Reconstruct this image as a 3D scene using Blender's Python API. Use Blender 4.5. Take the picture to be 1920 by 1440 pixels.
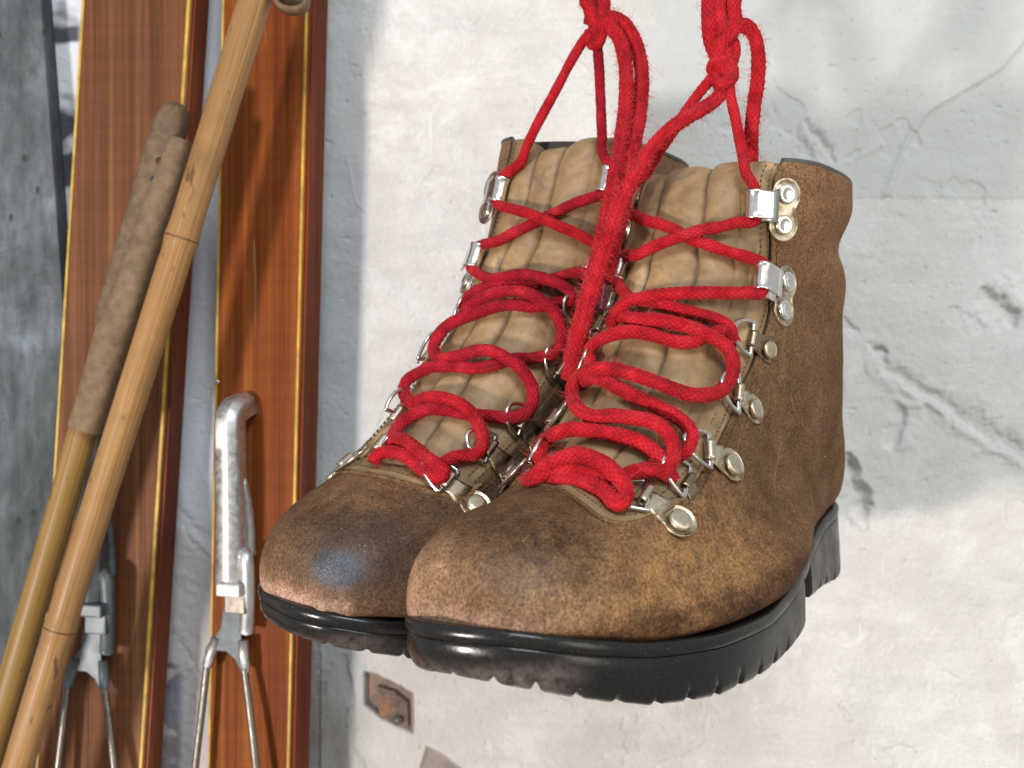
import bpy, bmesh, math, random
import numpy as np
from mathutils import Matrix, Vector

# ------------------------------------------------------------------ camera, light, exposure
scene = bpy.context.scene
for o in list(bpy.data.objects):
    bpy.data.objects.remove(o)
random.seed(4)
RNG = np.random.default_rng(7)
FPX = 2200.0                      # focal length in pixels of a 1920 wide picture

cam_data = bpy.data.cameras.new("camera")
cam = bpy.data.objects.new("camera", cam_data)
scene.collection.objects.link(cam)
cam.location = (0, 0, 0)
cam.rotation_euler = (math.radians(90), 0, 0)
cam_data.sensor_width = 36.0
cam_data.lens = FPX / 1920 * 36.0
cam_data.clip_start = 0.01
cam_data.clip_end = 50
cam_data.dof.use_dof = True
cam_data.dof.focus_distance = 0.475
cam_data.dof.aperture_fstop = 13.0
scene.camera = cam

world = bpy.data.worlds.new("World")
scene.world = world
world.use_nodes = True
wn = world.node_tree
wn.nodes.clear()
w_out = wn.nodes.new("ShaderNodeOutputWorld")
w_bg = wn.nodes.new("ShaderNodeBackground")
w_tc = wn.nodes.new("ShaderNodeTexCoord")
w_sep = wn.nodes.new("ShaderNodeSeparateXYZ")
w_ramp = wn.nodes.new("ShaderNodeValToRGB")
w_map = wn.nodes.new("ShaderNodeMapRange")
wn.links.new(w_tc.outputs["Generated"], w_sep.inputs[0])
wn.links.new(w_sep.outputs["Z"], w_map.inputs[0])
w_map.inputs[1].default_value = -1
w_map.inputs[2].default_value = 1
wn.links.new(w_map.outputs[0], w_ramp.inputs[0])
w_ramp.color_ramp.elements[0].color = (0.50, 0.44, 0.38, 1)
w_ramp.color_ramp.elements[1].color = (0.90, 0.98, 1.06, 1)
wn.links.new(w_ramp.outputs[0], w_bg.inputs["Color"])
w_bg.inputs["Strength"].default_value = 0.58
wn.links.new(w_bg.outputs[0], w_out.inputs[0])


def area_lamp(name, loc, target, size, power, color, size_y=None):
    l = bpy.data.lights.new(name, 'AREA')
    l.energy = power
    l.color = color
    l.size = size
    if size_y:
        l.shape = 'RECTANGLE'
        l.size_y = size_y
    o = bpy.data.objects.new(name, l)
    scene.collection.objects.link(o)
    o.location = loc
    o.rotation_euler = (Vector(target) - Vector(loc)).to_track_quat('-Z', 'Y').to_euler()
    return o


# warm lamp low on the left: throws the shadows of skis and boots to the right
area_lamp("warm_lamp_left", (-0.84, -0.50, -0.33), (0.05, 0.68, 0.0), 0.12, 18, (1.0, 0.90, 0.84))
# cool window light from above and in front
area_lamp("window_light", (0.25, -0.75, 1.05), (0.05, 0.6, -0.05), 0.70, 16, (0.86, 0.94, 1.0), 0.50)

# weak warm light from the room on the right
area_lamp("room_light_right", (1.0, -0.35, 0.15), (0.1, 0.55, -0.05), 0.55, 5.0, (1.0, 0.93, 0.78), 0.8)

scene.view_settings.view_transform = 'Standard'
scene.view_settings.look = 'None'
scene.view_settings.exposure = 0.0
scene.view_settings.gamma = 1.0

# ------------------------------------------------------------------ small helpers


def pt(px, py, y):
    """place in the room seen at picture position (px, py) at distance y"""
    return np.array([(px - 960) / FPX * y, y, (720 - py) / FPX * y])


def link(name, me, mat=None, parent=None):
    o = bpy.data.objects.new(name, me)
    scene.collection.objects.link(o)
    if mat is not None and len(me.materials) == 0:
        me.materials.append(mat)
    if parent is not None:
        o.parent = parent
    return o


def tag(o, label=None, cat=None, group=None, kind=None):
    if label: o["label"] = label
    if cat: o["category"] = cat
    if group: o["group"] = group
    if kind: o["kind"] = kind
    return o


def empty(name, M):
    o = bpy.data.objects.new(name, None)
    scene.collection.objects.link(o)
    o.matrix_world = M
    o.empty_display_size = 0.02
    return o


def mesh_from(name, V, Fc, smooth=True, uv=None, uvfaces=None):
    me = bpy.data.meshes.new(name)
    me.from_pydata([tuple(map(float, v)) for v in V], [], [tuple(int(i) for i in f) for f in Fc])
    if smooth:
        me.polygons.foreach_set("use_smooth", [True] * len(me.polygons))
    if uv is not None:
        lay = me.uv_layers.new(name="UVMap")
        li = np.zeros(len(me.loops), int)
        me.loops.foreach_get("vertex_index", li)
        if uvfaces is None:
            lay.data.foreach_set("uv", np.asarray(uv, float)[li].ravel())
        else:
            lay.data.foreach_set("uv", np.asarray(uvfaces, float).ravel())
    me.update()
    return me


def fast_grid(name, V, n, m):
    me = bpy.data.meshes.new(name)
    F = grid_faces(n, m)
    me.vertices.add(len(V)); me.vertices.foreach_set("co", np.asarray(V, np.float32).ravel())
    me.loops.add(F.size); me.loops.foreach_set("vertex_index", F.astype(np.int32).ravel())
    me.polygons.add(len(F)); me.polygons.foreach_set("loop_start", (np.arange(len(F)) * 4).astype(np.int32))
    me.polygons.foreach_set("use_smooth", np.ones(len(F), bool))
    me.update(calc_edges=True); me.validate()
    return me


def grid_faces(n, m, close_u=False, close_v=False, flip=False, base=0):
    i = np.arange(n if close_u else n - 1)
    j = np.arange(m if close_v else m - 1)
    I, J = np.meshgrid(i, j, indexing='ij')
    I2, J2 = (I + 1) % n, (J + 1) % m
    a, b, c, d = I * m + J, I2 * m + J, I2 * m + J2, I * m + J2
    f = np.stack([a, b, c, d] if not flip else [a, d, c, b], -1).reshape(-1, 4)
    return f + base


def cr(P, u):
    P = np.asarray(P, float)
    u = np.atleast_1d(np.asarray(u, float))
    i = np.clip(u.astype(int), 0, len(P) - 2)
    f = (u - i)[:, None]
    Pe = np.vstack([2 * P[0] - P[1], P, 2 * P[-1] - P[-2]])
    a, b, c, d = Pe[i], Pe[i + 1], Pe[i + 2], Pe[i + 3]
    return .5 * ((2 * b) + (-a + c) * f + (2 * a - 5 * b + 4 * c - d) * f ** 2 + (-a + 3 * b - 3 * c + d) * f ** 3)


def resample(P, step, R=None):
    """smooth curve through P (n,3), evenly spaced; R radii"""
    P = np.asarray(P, float)
    k = np.linspace(0, len(P) - 1, (len(P) - 1) * 24 + 1)
    # centripetal-ish: parametrise by chord length
    Q = cr(P, k)
    d = np.r_[0, np.cumsum(np.linalg.norm(np.diff(Q, axis=0), axis=1))]
    n = max(4, int(d[-1] / step))
    s = np.linspace(0, d[-1], n)
    out = np.stack([np.interp(s, d, Q[:, c]) for c in range(3)], 1)
    if R is None:
        return out
    Rr = np.interp(s, d, np.interp(k, np.arange(len(P)), R))
    return out, Rr


def hash3(i, j, k, s):
    h = (i * 374761393 + j * 668265263 + k * 2147483647 + s * 974634777) & 0xffffffff
    h = ((h ^ (h >> 13)) * 1274126177) & 0xffffffff
    return ((h ^ (h >> 16)) & 0xffff) / 65535.0


def vnoise(P, scale, seed=0, octaves=3):
    """value noise, about -1..1"""
    P = np.asarray(P, float) * scale
    tot = np.zeros(len(P)); amp = 1.0; A = 0
    for o in range(octaves):
        Q = P * 2 ** o + 17.3 * o + 100
        I = np.floor(Q).astype(np.int64); f = Q - I
        f = f * f * (3 - 2 * f)
        v = 0
        for dx in (0, 1):
            for dy in (0, 1):
                for dz in (0, 1):
                    w = (f[:, 0] if dx else 1 - f[:, 0]) * (f[:, 1] if dy else 1 - f[:, 1]) * (f[:, 2] if dz else 1 - f[:, 2])
                    v = v + w * hash3(I[:, 0] + dx, I[:, 1] + dy, I[:, 2] + dz, seed)
        tot += amp * (v * 2 - 1); A += amp; amp *= .5
    return tot / A


def frames(P):
    T = np.gradient(P, axis=0)
    T /= np.linalg.norm(T, axis=1)[:, None] + 1e-12
    N = np.zeros_like(P)
    a = np.array([0, 0, 1.0]) if abs(T[0][2]) < .9 else np.array([1.0, 0, 0])
    n = np.cross(T[0], a); n /= np.linalg.norm(n)
    for i in range(len(P)):
        n = n - T[i] * (n @ T[i]); n /= np.linalg.norm(n) + 1e-12
        N[i] = n
    return T, N, np.cross(T, N)


def tube(P, r, seg=12, caps=True, fn=None, closed=False, base=0):
    """returns verts, faces, uv (u along in metres, v around 0..1)"""
    P = np.asarray(P, float); n = len(P)
    T, N, B = frames(P)
    r = np.broadcast_to(np.asarray(r, float), (n,))
    a = np.arange(seg) / seg * 2 * np.pi
    d = np.r_[0, np.cumsum(np.linalg.norm(np.diff(P, axis=0), axis=1))]
    rr = r[:, None] * np.ones(seg)
    if fn is not None:
        rr = rr * fn(d[:, None], a[None, :])
    V = P[:, None] + rr[..., None] * (np.cos(a)[None, :, None] * N[:, None] + np.sin(a)[None, :, None] * B[:, None])
    V = V.reshape(-1, 3)
    F = [tuple(f) for f in grid_faces(n, seg, closed, True, True, base)]
    uv = np.stack([np.repeat(d, seg), np.tile(a / (2 * np.pi), n)], 1)
    if caps and not closed:
        F.append(tuple(base + np.arange(seg)[::1]))
        F.append(tuple(base + (n - 1) * seg + np.arange(seg)[::-1]))
    return V, F, uv


def box_pts(P8):
    """8 corners: bottom ring 0-3, top ring 4-7"""
    return P8, [(0, 3, 2, 1), (4, 5, 6, 7), (0, 1, 5, 4), (1, 2, 6, 5), (2, 3, 7, 6), (3, 0, 4, 7)]


def bevel_mesh(me, w, seg=2):
    bm = bmesh.new(); bm.from_mesh(me)
    bmesh.ops.remove_doubles(bm, verts=bm.verts, dist=1e-6)
    bmesh.ops.bevel(bm, geom=[e for e in bm.edges if len(e.link_faces) == 2 and e.calc_face_angle(0) > .5],
                    offset=w, segments=seg, profile=.6, affect='EDGES', clamp_overlap=True)
    bmesh.ops.recalc_face_normals(bm, faces=bm.faces)
    bm.to_mesh(me); bm.free(); me.update()
    return me


def recalc(me):
    bm = bmesh.new(); bm.from_mesh(me)
    bmesh.ops.recalc_face_normals(bm, faces=bm.faces)
    bm.to_mesh(me); bm.free(); me.update()
    return me


# ------------------------------------------------------------------ materials
class Mat:
    def __init__(s, name, rough=.6, metal=0.0, spec=.5, sheen=0.0):
        s.m = bpy.data.materials.new(name); s.m.use_nodes = True
        s.nt = s.m.node_tree; s.n = s.nt.nodes
        s.b = s.n["Principled BSDF"]
        s.b.inputs["Roughness"].default_value = rough
        s.b.inputs["Metallic"].default_value = metal
        s.b.inputs["Specular IOR Level"].default_value = spec
        if sheen:
            s.b.inputs["Sheen Weight"].default_value = sheen
            s.b.inputs["Sheen Roughness"].default_value = .6
        s.tc = s.n.new("ShaderNodeTexCoord")

    def L(s, a, b): s.nt.links.new(a, b)

    def coord(s, scale=(1, 1, 1), kind="Object", loc=(0, 0, 0), rot=(0, 0, 0)):
        mp = s.n.new("ShaderNodeMapping"); s.L(s.tc.outputs[kind], mp.inputs[0])
        mp.inputs["Scale"].default_value = scale; mp.inputs["Location"].default_value = loc
        mp.inputs["Rotation"].default_value = rot
        return mp.outputs[0]

    def noise(s, scale, detail=4, rough=.55, co=None, dist=0.0):
        t = s.n.new("ShaderNodeTexNoise"); t.inputs["Scale"].default_value = scale
        t.inputs["Detail"].default_value = detail; t.inputs["Roughness"].default_value = rough
        t.inputs["Distortion"].default_value = dist
        s.L(co if co is not None else s.tc.outputs["Object"], t.inputs["Vector"])
        return t.outputs["Fac"]

    def voro(s, scale, co=None, feature='F1', rand=1.0):
        t = s.n.new("ShaderNodeTexVoronoi"); t.feature = feature
        t.inputs["Scale"].default_value = scale; t.inputs["Randomness"].default_value = rand
        s.L(co if co is not None else s.tc.outputs["Object"], t.inputs["Vector"])
        return t.outputs["Distance"]

    def ramp(s, fac, stops, interp='LINEAR'):
        r = s.n.new("ShaderNodeValToRGB"); r.color_ramp.interpolation = interp
        el = r.color_ramp.elements
        while len(el) < len(stops): el.new(.5)
        for e, (p, c) in zip(el, stops):
            e.position = p
            e.color = (c, c, c, 1) if not hasattr(c, '__len__') else (*c, 1)
        s.L(fac, r.inputs[0]); return r.outputs[0]

    def mix(s, fac, a, b, mode='MIX'):
        x = s.n.new("ShaderNodeMix"); x.data_type = 'RGBA'; x.blend_type = mode
        for i, v in ((0, fac), (6, a), (7, b)):
            if hasattr(v, "links") or isinstance(v, bpy.types.NodeSocket): s.L(v, x.inputs[i])
            elif i == 0: x.inputs[0].default_value = v
            else: x.inputs[i].default_value = (*v, 1)
        return x.outputs[2]

    def math(s, op, a, b=0.0, clamp=False):
        x = s.n.new("ShaderNodeMath"); x.operation = op; x.use_clamp = clamp
        for i, v in ((0, a), (1, b)):
            if isinstance(v, bpy.types.NodeSocket): s.L(v, x.inputs[i])
            else: x.inputs[i].default_value = v
        return x.outputs[0]

    def spot(s, c, r0, r1, kind="Object", scale=(1, 1, 1)):
        """1 inside r0, 0 outside r1 round the point c"""
        v = s.n.new("ShaderNodeVectorMath"); v.operation = 'SUBTRACT'
        s.L(s.tc.outputs[kind], v.inputs[0]); v.inputs[1].default_value = c
        w = s.n.new("ShaderNodeVectorMath"); w.operation = 'MULTIPLY'; s.L(v.outputs[0], w.inputs[0]); w.inputs[1].default_value = scale
        l = s.n.new("ShaderNodeVectorMath"); l.operation = 'LENGTH'; s.L(w.outputs[0], l.inputs[0])
        m = s.n.new("ShaderNodeMapRange"); m.interpolation_type = 'SMOOTHSTEP'
        s.L(l.outputs["Value"], m.inputs[0])
        m.inputs[1].default_value = r0; m.inputs[2].default_value = r1
        m.inputs[3].default_value = 1; m.inputs[4].default_value = 0
        return m.outputs[0]

    def sep(s, kind="Object"):
        x = s.n.new("ShaderNodeSeparateXYZ"); s.L(s.tc.outputs[kind], x.inputs[0]); return x.outputs

    def remap(s, v, a, b, c=0.0, d=1.0):
        m = s.n.new("ShaderNodeMapRange"); m.interpolation_type = 'SMOOTHSTEP'
        s.L(v, m.inputs[0]); m.inputs[1].default_value = a; m.inputs[2].default_value = b
        m.inputs[3].default_value = c; m.inputs[4].default_value = d
        return m.outputs[0]

    def col(s, c):
        if isinstance(c, bpy.types.NodeSocket): s.L(c, s.b.inputs["Base Color"])
        else: s.b.inputs["Base Color"].default_value = (*c, 1)

    def rough(s, c): s.L(c, s.b.inputs["Roughness"])

    def bump(s, h, strength=.5, dist=.001, prev=None):
        b = s.n.new("ShaderNodeBump"); b.inputs["Strength"].default_value = strength
        b.inputs["Distance"].default_value = dist
        s.L(h, b.inputs["Height"])
        if prev is not None: s.L(prev, b.inputs["Normal"])
        s.L(b.outputs[0], s.b.inputs["Normal"])
        return b.outputs[0]


def suede(name, far=False):
    k = Mat(name, .85, spec=.16, sheen=0)
    xs = k.sep()
    big = k.noise(30, 5, .62, dist=.5)
    mid = k.noise(120, 5, .68)
    fine = k.noise(900, 4, .72)
    grain = k.noise(2200, 2, .6)
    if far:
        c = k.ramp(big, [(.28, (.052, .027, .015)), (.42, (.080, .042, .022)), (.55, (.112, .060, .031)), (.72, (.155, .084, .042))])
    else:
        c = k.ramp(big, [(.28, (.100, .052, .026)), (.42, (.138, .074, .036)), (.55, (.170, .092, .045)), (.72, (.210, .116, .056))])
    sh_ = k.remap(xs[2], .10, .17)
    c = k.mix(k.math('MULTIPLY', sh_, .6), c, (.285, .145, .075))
    mk = k.ramp(mid, [(.36, .25), (.60, .75)])
    if not far:
        # orange wear on the outer side of the forefoot
        w1 = k.spot((.205, .052, .050), .012, .052, scale=(.62, 1, 1.35))
        c = k.mix(k.math('MULTIPLY', w1, mk), c, (.38, .195, .078))
        w1 = k.spot((.262, .036, .050), .006, .022, scale=(.8, .6, 1.2))
        c = k.mix(k.math('MULTIPLY', w1, mk), c, (.28, .170, .085))
        w2 = k.spot((.280, -.020, .050), .008, .034)
        c = k.mix(k.math('MULTIPLY', w2, k.ramp(mid, [(.3, .4), (.65, 1.)])), c, (.33, .195, .110))
        w3 = k.math('MULTIPLY', k.remap(xs[2], .052, .042), k.remap(xs[0], .262, .278))
        c = k.mix(k.math('MULTIPLY', w3, k.ramp(mid, [(.32, .2), (.62, .8)])), c, (.32, .195, .14))
        # dark greasy patch on top of the toe cap, spreading to the outer side
        d1 = k.spot((.259, .018, .067), .002, .034, scale=(1, .6, 1.2))
        c = k.mix(k.math('MULTIPLY', d1, k.ramp(k.noise(200, 4, .7), [(.40, .85), (.62, .15)])), c, (.062, .034, .020))
        d4 = k.math('MULTIPLY', k.remap(xs[2], .043, .034), k.remap(xs[0], .272, .250))
        c = k.mix(k.math('MULTIPLY', d4, k.ramp(mid, [(.35, 1.), (.65, .45)])), c, (.070, .030, .016))
        d5 = k.spot((.20, .030, .086), .006, .030)
        c = k.mix(k.math('MULTIPLY', d5, .55), c, (.085, .052, .028))
    else:
        w2 = k.math('MULTIPLY', k.remap(xs[2], .056, .043), k.remap(xs[0], .262, .277))
        c = k.mix(k.math('MULTIPLY', w2, k.ramp(mid, [(.3, .35), (.6, 1.)])), c, (.30, .165, .095))
        w3 = k.math('MULTIPLY', k.remap(xs[2], .0475, .042), k.remap(xs[0], .270, .279))
        c = k.mix(k.math('MULTIPLY', w3, .75), c, (.46, .29, .21))
        w4 = k.spot((.240, .000, .076), .005, .030, scale=(1, .7, 1))
        c = k.mix(k.math('MULTIPLY', w4, mk), c, (.24, .120, .055))
        d1 = k.spot((.264, .030, .062), .010, .034, scale=(1, .8, 1))
        c = k.mix(k.math('MULTIPLY', d1, .62), c, (.052, .032, .021))
        d3 = k.spot((.2735, .0265, .0562), .005, .0115, scale=(1, .7, 1.2))
        c = k.mix(k.math('MULTIPLY', d3, .75), c, (.035, .050, .072))  # bluish window reflection painted onto the toe cap
    sp = k.ramp(fine, [(.34, .34), (.5, 1.0), (.66, 1.68)])
    c = k.mix(.85, c, sp, 'MULTIPLY')
    c = k.mix(.7, c, k.ramp(mid, [(.3, .70), (.7, 1.26)]), 'MULTIPLY')
    # pale dust and scratches
    sc = k.noise(60, 3, .5, co=k.coord((1, 1, 1), loc=(3, 0, 0)))
    sc2 = k.ramp(k.noise(420, 3, .7, co=k.coord((.25, 1, 1), rot=(.3, .5, .4))), [(.66, 0.), (.73, 1.)])
    k_s = k.math('MULTIPLY', k.ramp(sc, [(.5, 0.), (.62, 1.)]), sc2)
    c = k.mix(k.math('MULTIPLY', k_s, .6), c, (.50, .38, .27))
    # long curved scratches
    scr = k.n.new('ShaderNodeTexWave'); scr.inputs['Scale'].default_value = 14; scr.inputs['Distortion'].default_value = 9; scr.inputs['Detail'].default_value = 2
    scr.inputs['Detail Scale'].default_value = .8
    k.L(k.coord((1, 1, 1), rot=(.4, .7, 0)), scr.inputs['Vector'])
    ln = k.math('MULTIPLY', k.ramp(scr.outputs['Fac'], [(.985, 0.), (.995, 1.)]), k.ramp(k.noise(45, 2, .5, co=k.coord(loc=(1, 4, 2))), [(.56, 0.), (.62, 1.)]))
    c = k.mix(k.math('MULTIPLY', ln, .18), c, (.45, .32, .21))
    k.col(c)
    sh = k.spot((.2715, .0255, .0575) if far else (.2715, .0235, .0580), .002, .018, scale=(1, .6, 1.3))
    base_r = k.ramp(mid, [(.3, .50 if far else .70), (.7, .68 if far else .88)])
    k.rough(k.math('SUBTRACT', base_r, k.math('MULTIPLY', sh, .26 if far else .30)))
    k.L(k.math('ADD', k.math('MULTIPLY', sh, .5), .22 if far else .12), k.b.inputs['Specular IOR Level'])
    h = k.math('ADD', k.math('MULTIPLY', fine, .8), k.math('MULTIPLY', grain, .5))
    b1 = k.bump(mid, .35, .0012)
    k.bump(h, .4 if far else .9, .0008, b1)
    return k.m


def tan_leather(name, base=(.385, .250, .122), dark=(.21, .115, .046)):
    k = Mat(name, .5, spec=.4)
    big = k.noise(38, 4, .6, dist=.5)
    mid = k.noise(160, 4, .6)
    fine = k.noise(1100, 3, .6)
    c = k.ramp(big, [(.30, dark), (.46, tuple(a * .78 for a in base)), (.60, base), (.75, (.56, .38, .20))])
    c = k.mix(.6, c, k.ramp(mid, [(.3, .66), (.6, 1.12)]), 'MULTIPLY')
    st = k.ramp(k.noise(75, 5, .7, co=k.coord(loc=(5, 2, 1)), dist=1.0), [(.60, 0.), (.72, .75)])
    c = k.mix(st, c, (.16, .11, .08))
    at = k.n.new('ShaderNodeAttribute'); at.attribute_name = 'groove'
    c = k.mix(k.math('MULTIPLY', at.outputs['Fac'], .95), c, (.055, .036, .020))
    # grey grime collects low down on the tongue
    low = k.remap(k.sep()[2], .13, .08)
    c = k.mix(k.math('MULTIPLY', low, .22), c, (.36, .28, .17))
    k.col(c)
    b = k.bump(mid, .3, .0008)
    k.bump(fine, .3, .0003, b)
    return k.m


def plain(name, color, rough=.5, metal=0., spec=.5, nscale=200, namp=.25, bump=.2, bdist=.0005, sheen=0.):
    k = Mat(name, rough, metal, spec, sheen)
    n = k.noise(nscale, 4, .6)
    c = k.mix(1.0, color, k.ramp(n, [(.3, 1 - namp), (.7, 1 + namp)]), 'MULTIPLY')
    k.col(c)
    if bump: k.bump(k.noise(nscale * 2, 3, .6), bump, bdist)
    return k.m


def metal_mat(name, color, rough, stain=(.22, .13, .07), amount=.5):
    k = Mat(name, rough, 1.0)
    n = k.noise(130, 4, .6, dist=.6)
    c = k.mix(k.ramp(n, [(.48, 0.), (.68, amount)]), color, stain)
    k.col(c)
    k.rough(k.ramp(k.noise(300, 3, .6), [(.3, rough * .8), (.7, min(1, rough * 1.4))]))
    k.bump(k.noise(120, 3, .6), .10, .0006)
    return k.m


def lace_mat(name, color=(.44, .011, .018)):
    k = Mat(name, .9, spec=.08, sheen=.06)
    k.b.inputs["Sheen Tint"].default_value = (1, .45, .45, 1)
    n = k.noise(120, 4, .6); f = k.noise(1800, 3, .7)
    c = k.ramp(n, [(.32, tuple(a * .62 for a in color)), (.5, color), (.7, (.54, .024, .032))])
    c = k.mix(.6, c, k.ramp(f, [(.32, .55), (.68, 1.35)]), 'MULTIPLY')
    # braid: dark valleys between the plaits, from the tube's own coordinates
    gr_ = k.ramp(k.noise(55, 5, .7, dist=.6), [(.52, 0.), (.68, .55)])
    c = k.mix(gr_, c, (.16, .016, .022))
    uv = k.sep("UV")
    a = k.math('ADD', k.math('MULTIPLY', uv[0], 1100.0), k.math('MULTIPLY', uv[1], 4 * 2 * math.pi))
    b = k.math('SUBTRACT', k.math('MULTIPLY', uv[0], 1100.0), k.math('MULTIPLY', uv[1], 4 * 2 * math.pi))
    s = k.math('MULTIPLY', k.math('SINE', a), k.math('SINE', b))
    g = k.math('ABSOLUTE', s)
    c = k.mix(.6, c, k.ramp(g, [(.0, .40), (.35, 1.1)]), 'MULTIPLY')
    k.col(c)
    bb = k.bump(g, .5, .0005)
    k.bump(f, .4, .0003, bb)
    return k.m


def rubber():
    k = Mat("black_rubber", .32, spec=.36)
    n = k.noise(60, 4, .6); f = k.noise(600, 4, .7)
    xs = k.sep()
    c = k.ramp(f, [(.3, (.008, .008, .008)), (.7, (.018, .017, .016))])
    # worn, dusty lower edge at the toe
    tm = k.math('MULTIPLY', k.remap(xs[2], .033, .025), k.remap(xs[0], .255, .278))
    tm = k.math('MULTIPLY', tm, k.ramp(k.noise(220, 5, .7), [(.35, .15), (.6, 1.)]))
    c = k.mix(k.math('MULTIPLY', tm, .7), c, (.20, .155, .15))
    # dried mud on the outer waist and heel
    tm2 = k.math('MULTIPLY', k.remap(xs[0], .215, .12), k.ramp(n, [(.3, .55), (.65, 1.)]))
    c = k.mix(k.math('MULTIPLY', tm2, .42), c, (.075, .070, .052))
    spk = k.ramp(k.noise(900, 2, .6), [(.70, 0.), (.76, 1.)])
    c = k.mix(k.math('MULTIPLY', spk, .35), c, (.25, .24, .22))
    k.col(c)
    k.rough(k.math('ADD', k.ramp(n, [(.3, .14), (.7, .28)]), k.math('MULTIPLY', tm2, .28)))
    b = k.bump(n, .2, .001)
    k.bump(f, .16, .0003, b)
    return k.m


def wood(name, stops, axis_scale=(60, 60, 2.2), rough=.35, ring=7, coat=.3):
    k = Mat(name, rough, spec=.10)
    k.b.inputs["Coat Weight"].default_value = coat
    k.b.inputs["Coat Roughness"].default_value = .25
    co = k.coord(axis_scale)
    n = k.noise(1.0, 6, .6, co=co, dist=.6)
    f = k.noise(9.0, 4, .7, co=co)
    c = k.ramp(n, stops)
    c = k.mix(.7, c, k.ramp(f, [(.3, .62), (.7, 1.28)]), 'MULTIPLY')
    big = k.noise(9, 3, .5, co=k.coord((1, 1, .5)))
    c = k.mix(.6, c, k.ramp(big, [(.3, .7), (.7, 1.25)]), 'MULTIPLY')
    ff = k.noise(1.0, 3, .6, co=k.coord((420, 60, 2.2)))
    c = k.mix(.75, c, k.ramp(ff, [(.35, .72), (.65, 1.2)]), 'MULTIPLY')
    wv = k.noise(1.0, 2, .5, co=k.coord((9, 9, 260)))
    c = k.mix(.35, c, k.ramp(wv, [(.35, .80), (.65, 1.1)]), 'MULTIPLY')
    scr = k.ramp(k.noise(1.0, 2, .5, co=k.coord((260, 40, 12), rot=(0, .12, 0)), dist=.8), [(.73, 0.), (.76, 1.)])
    c = k.mix(k.math('MULTIPLY', scr, .45), c, (.42, .25, .13))
    ch = k.ramp(k.noise(150, 3, .6, co=k.coord((1, 1, .6))), [(.74, 0.), (.77, 1.)])
    c = k.mix(k.math('MULTIPLY', ch, .5), c, (.05, .025, .015))
    k.col(c)
    k.bump(f, .15, .0004)
    return k.m


M = {}
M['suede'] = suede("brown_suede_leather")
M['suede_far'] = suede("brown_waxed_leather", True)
M['tan'] = tan_leather("tan_tongue_leather")
M['tan_edge'] = tan_leather("tan_lining_leather", (.31, .195, .085), (.12, .070, .032))
M['edge'] = plain("cut_leather_edge", (.065, .04, .026), .8)
M['lining'] = plain("dark_lining", (.035, .032, .034), .9)
M['piping'] = plain("grey_piping", (.075, .075, .065), .6)
M['thread'] = plain("brown_thread", (.09, .055, .03), .8)
M['rubber'] = rubber()
M['chrome'] = metal_mat("polished_nickel", (.86, .84, .78), .20, (.50, .36, .24), .25)
M['plate'] = metal_mat("aged_nickel_plate", (.60, .52, .39), .36, (.22, .13, .07), .9)
M['ring'] = metal_mat("steel_ring", (.72, .70, .66), .20, (.3, .2, .12), .35)
M['dark_metal'] = metal_mat("tarnished_plate", (.33, .25, .18), .36, (.12, .07, .04), .8)
M['lace'] = lace_mat("red_lace")
M['lace_old'] = lace_mat("red_lace_soiled", (.36, .010, .022))
M['fuzz'] = plain("red_fibre", (.62, .05, .055), .9, bump=0)
M['aglet'] = plain("purple_plastic", (.20, .025, .075), .3, bump=0)

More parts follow.
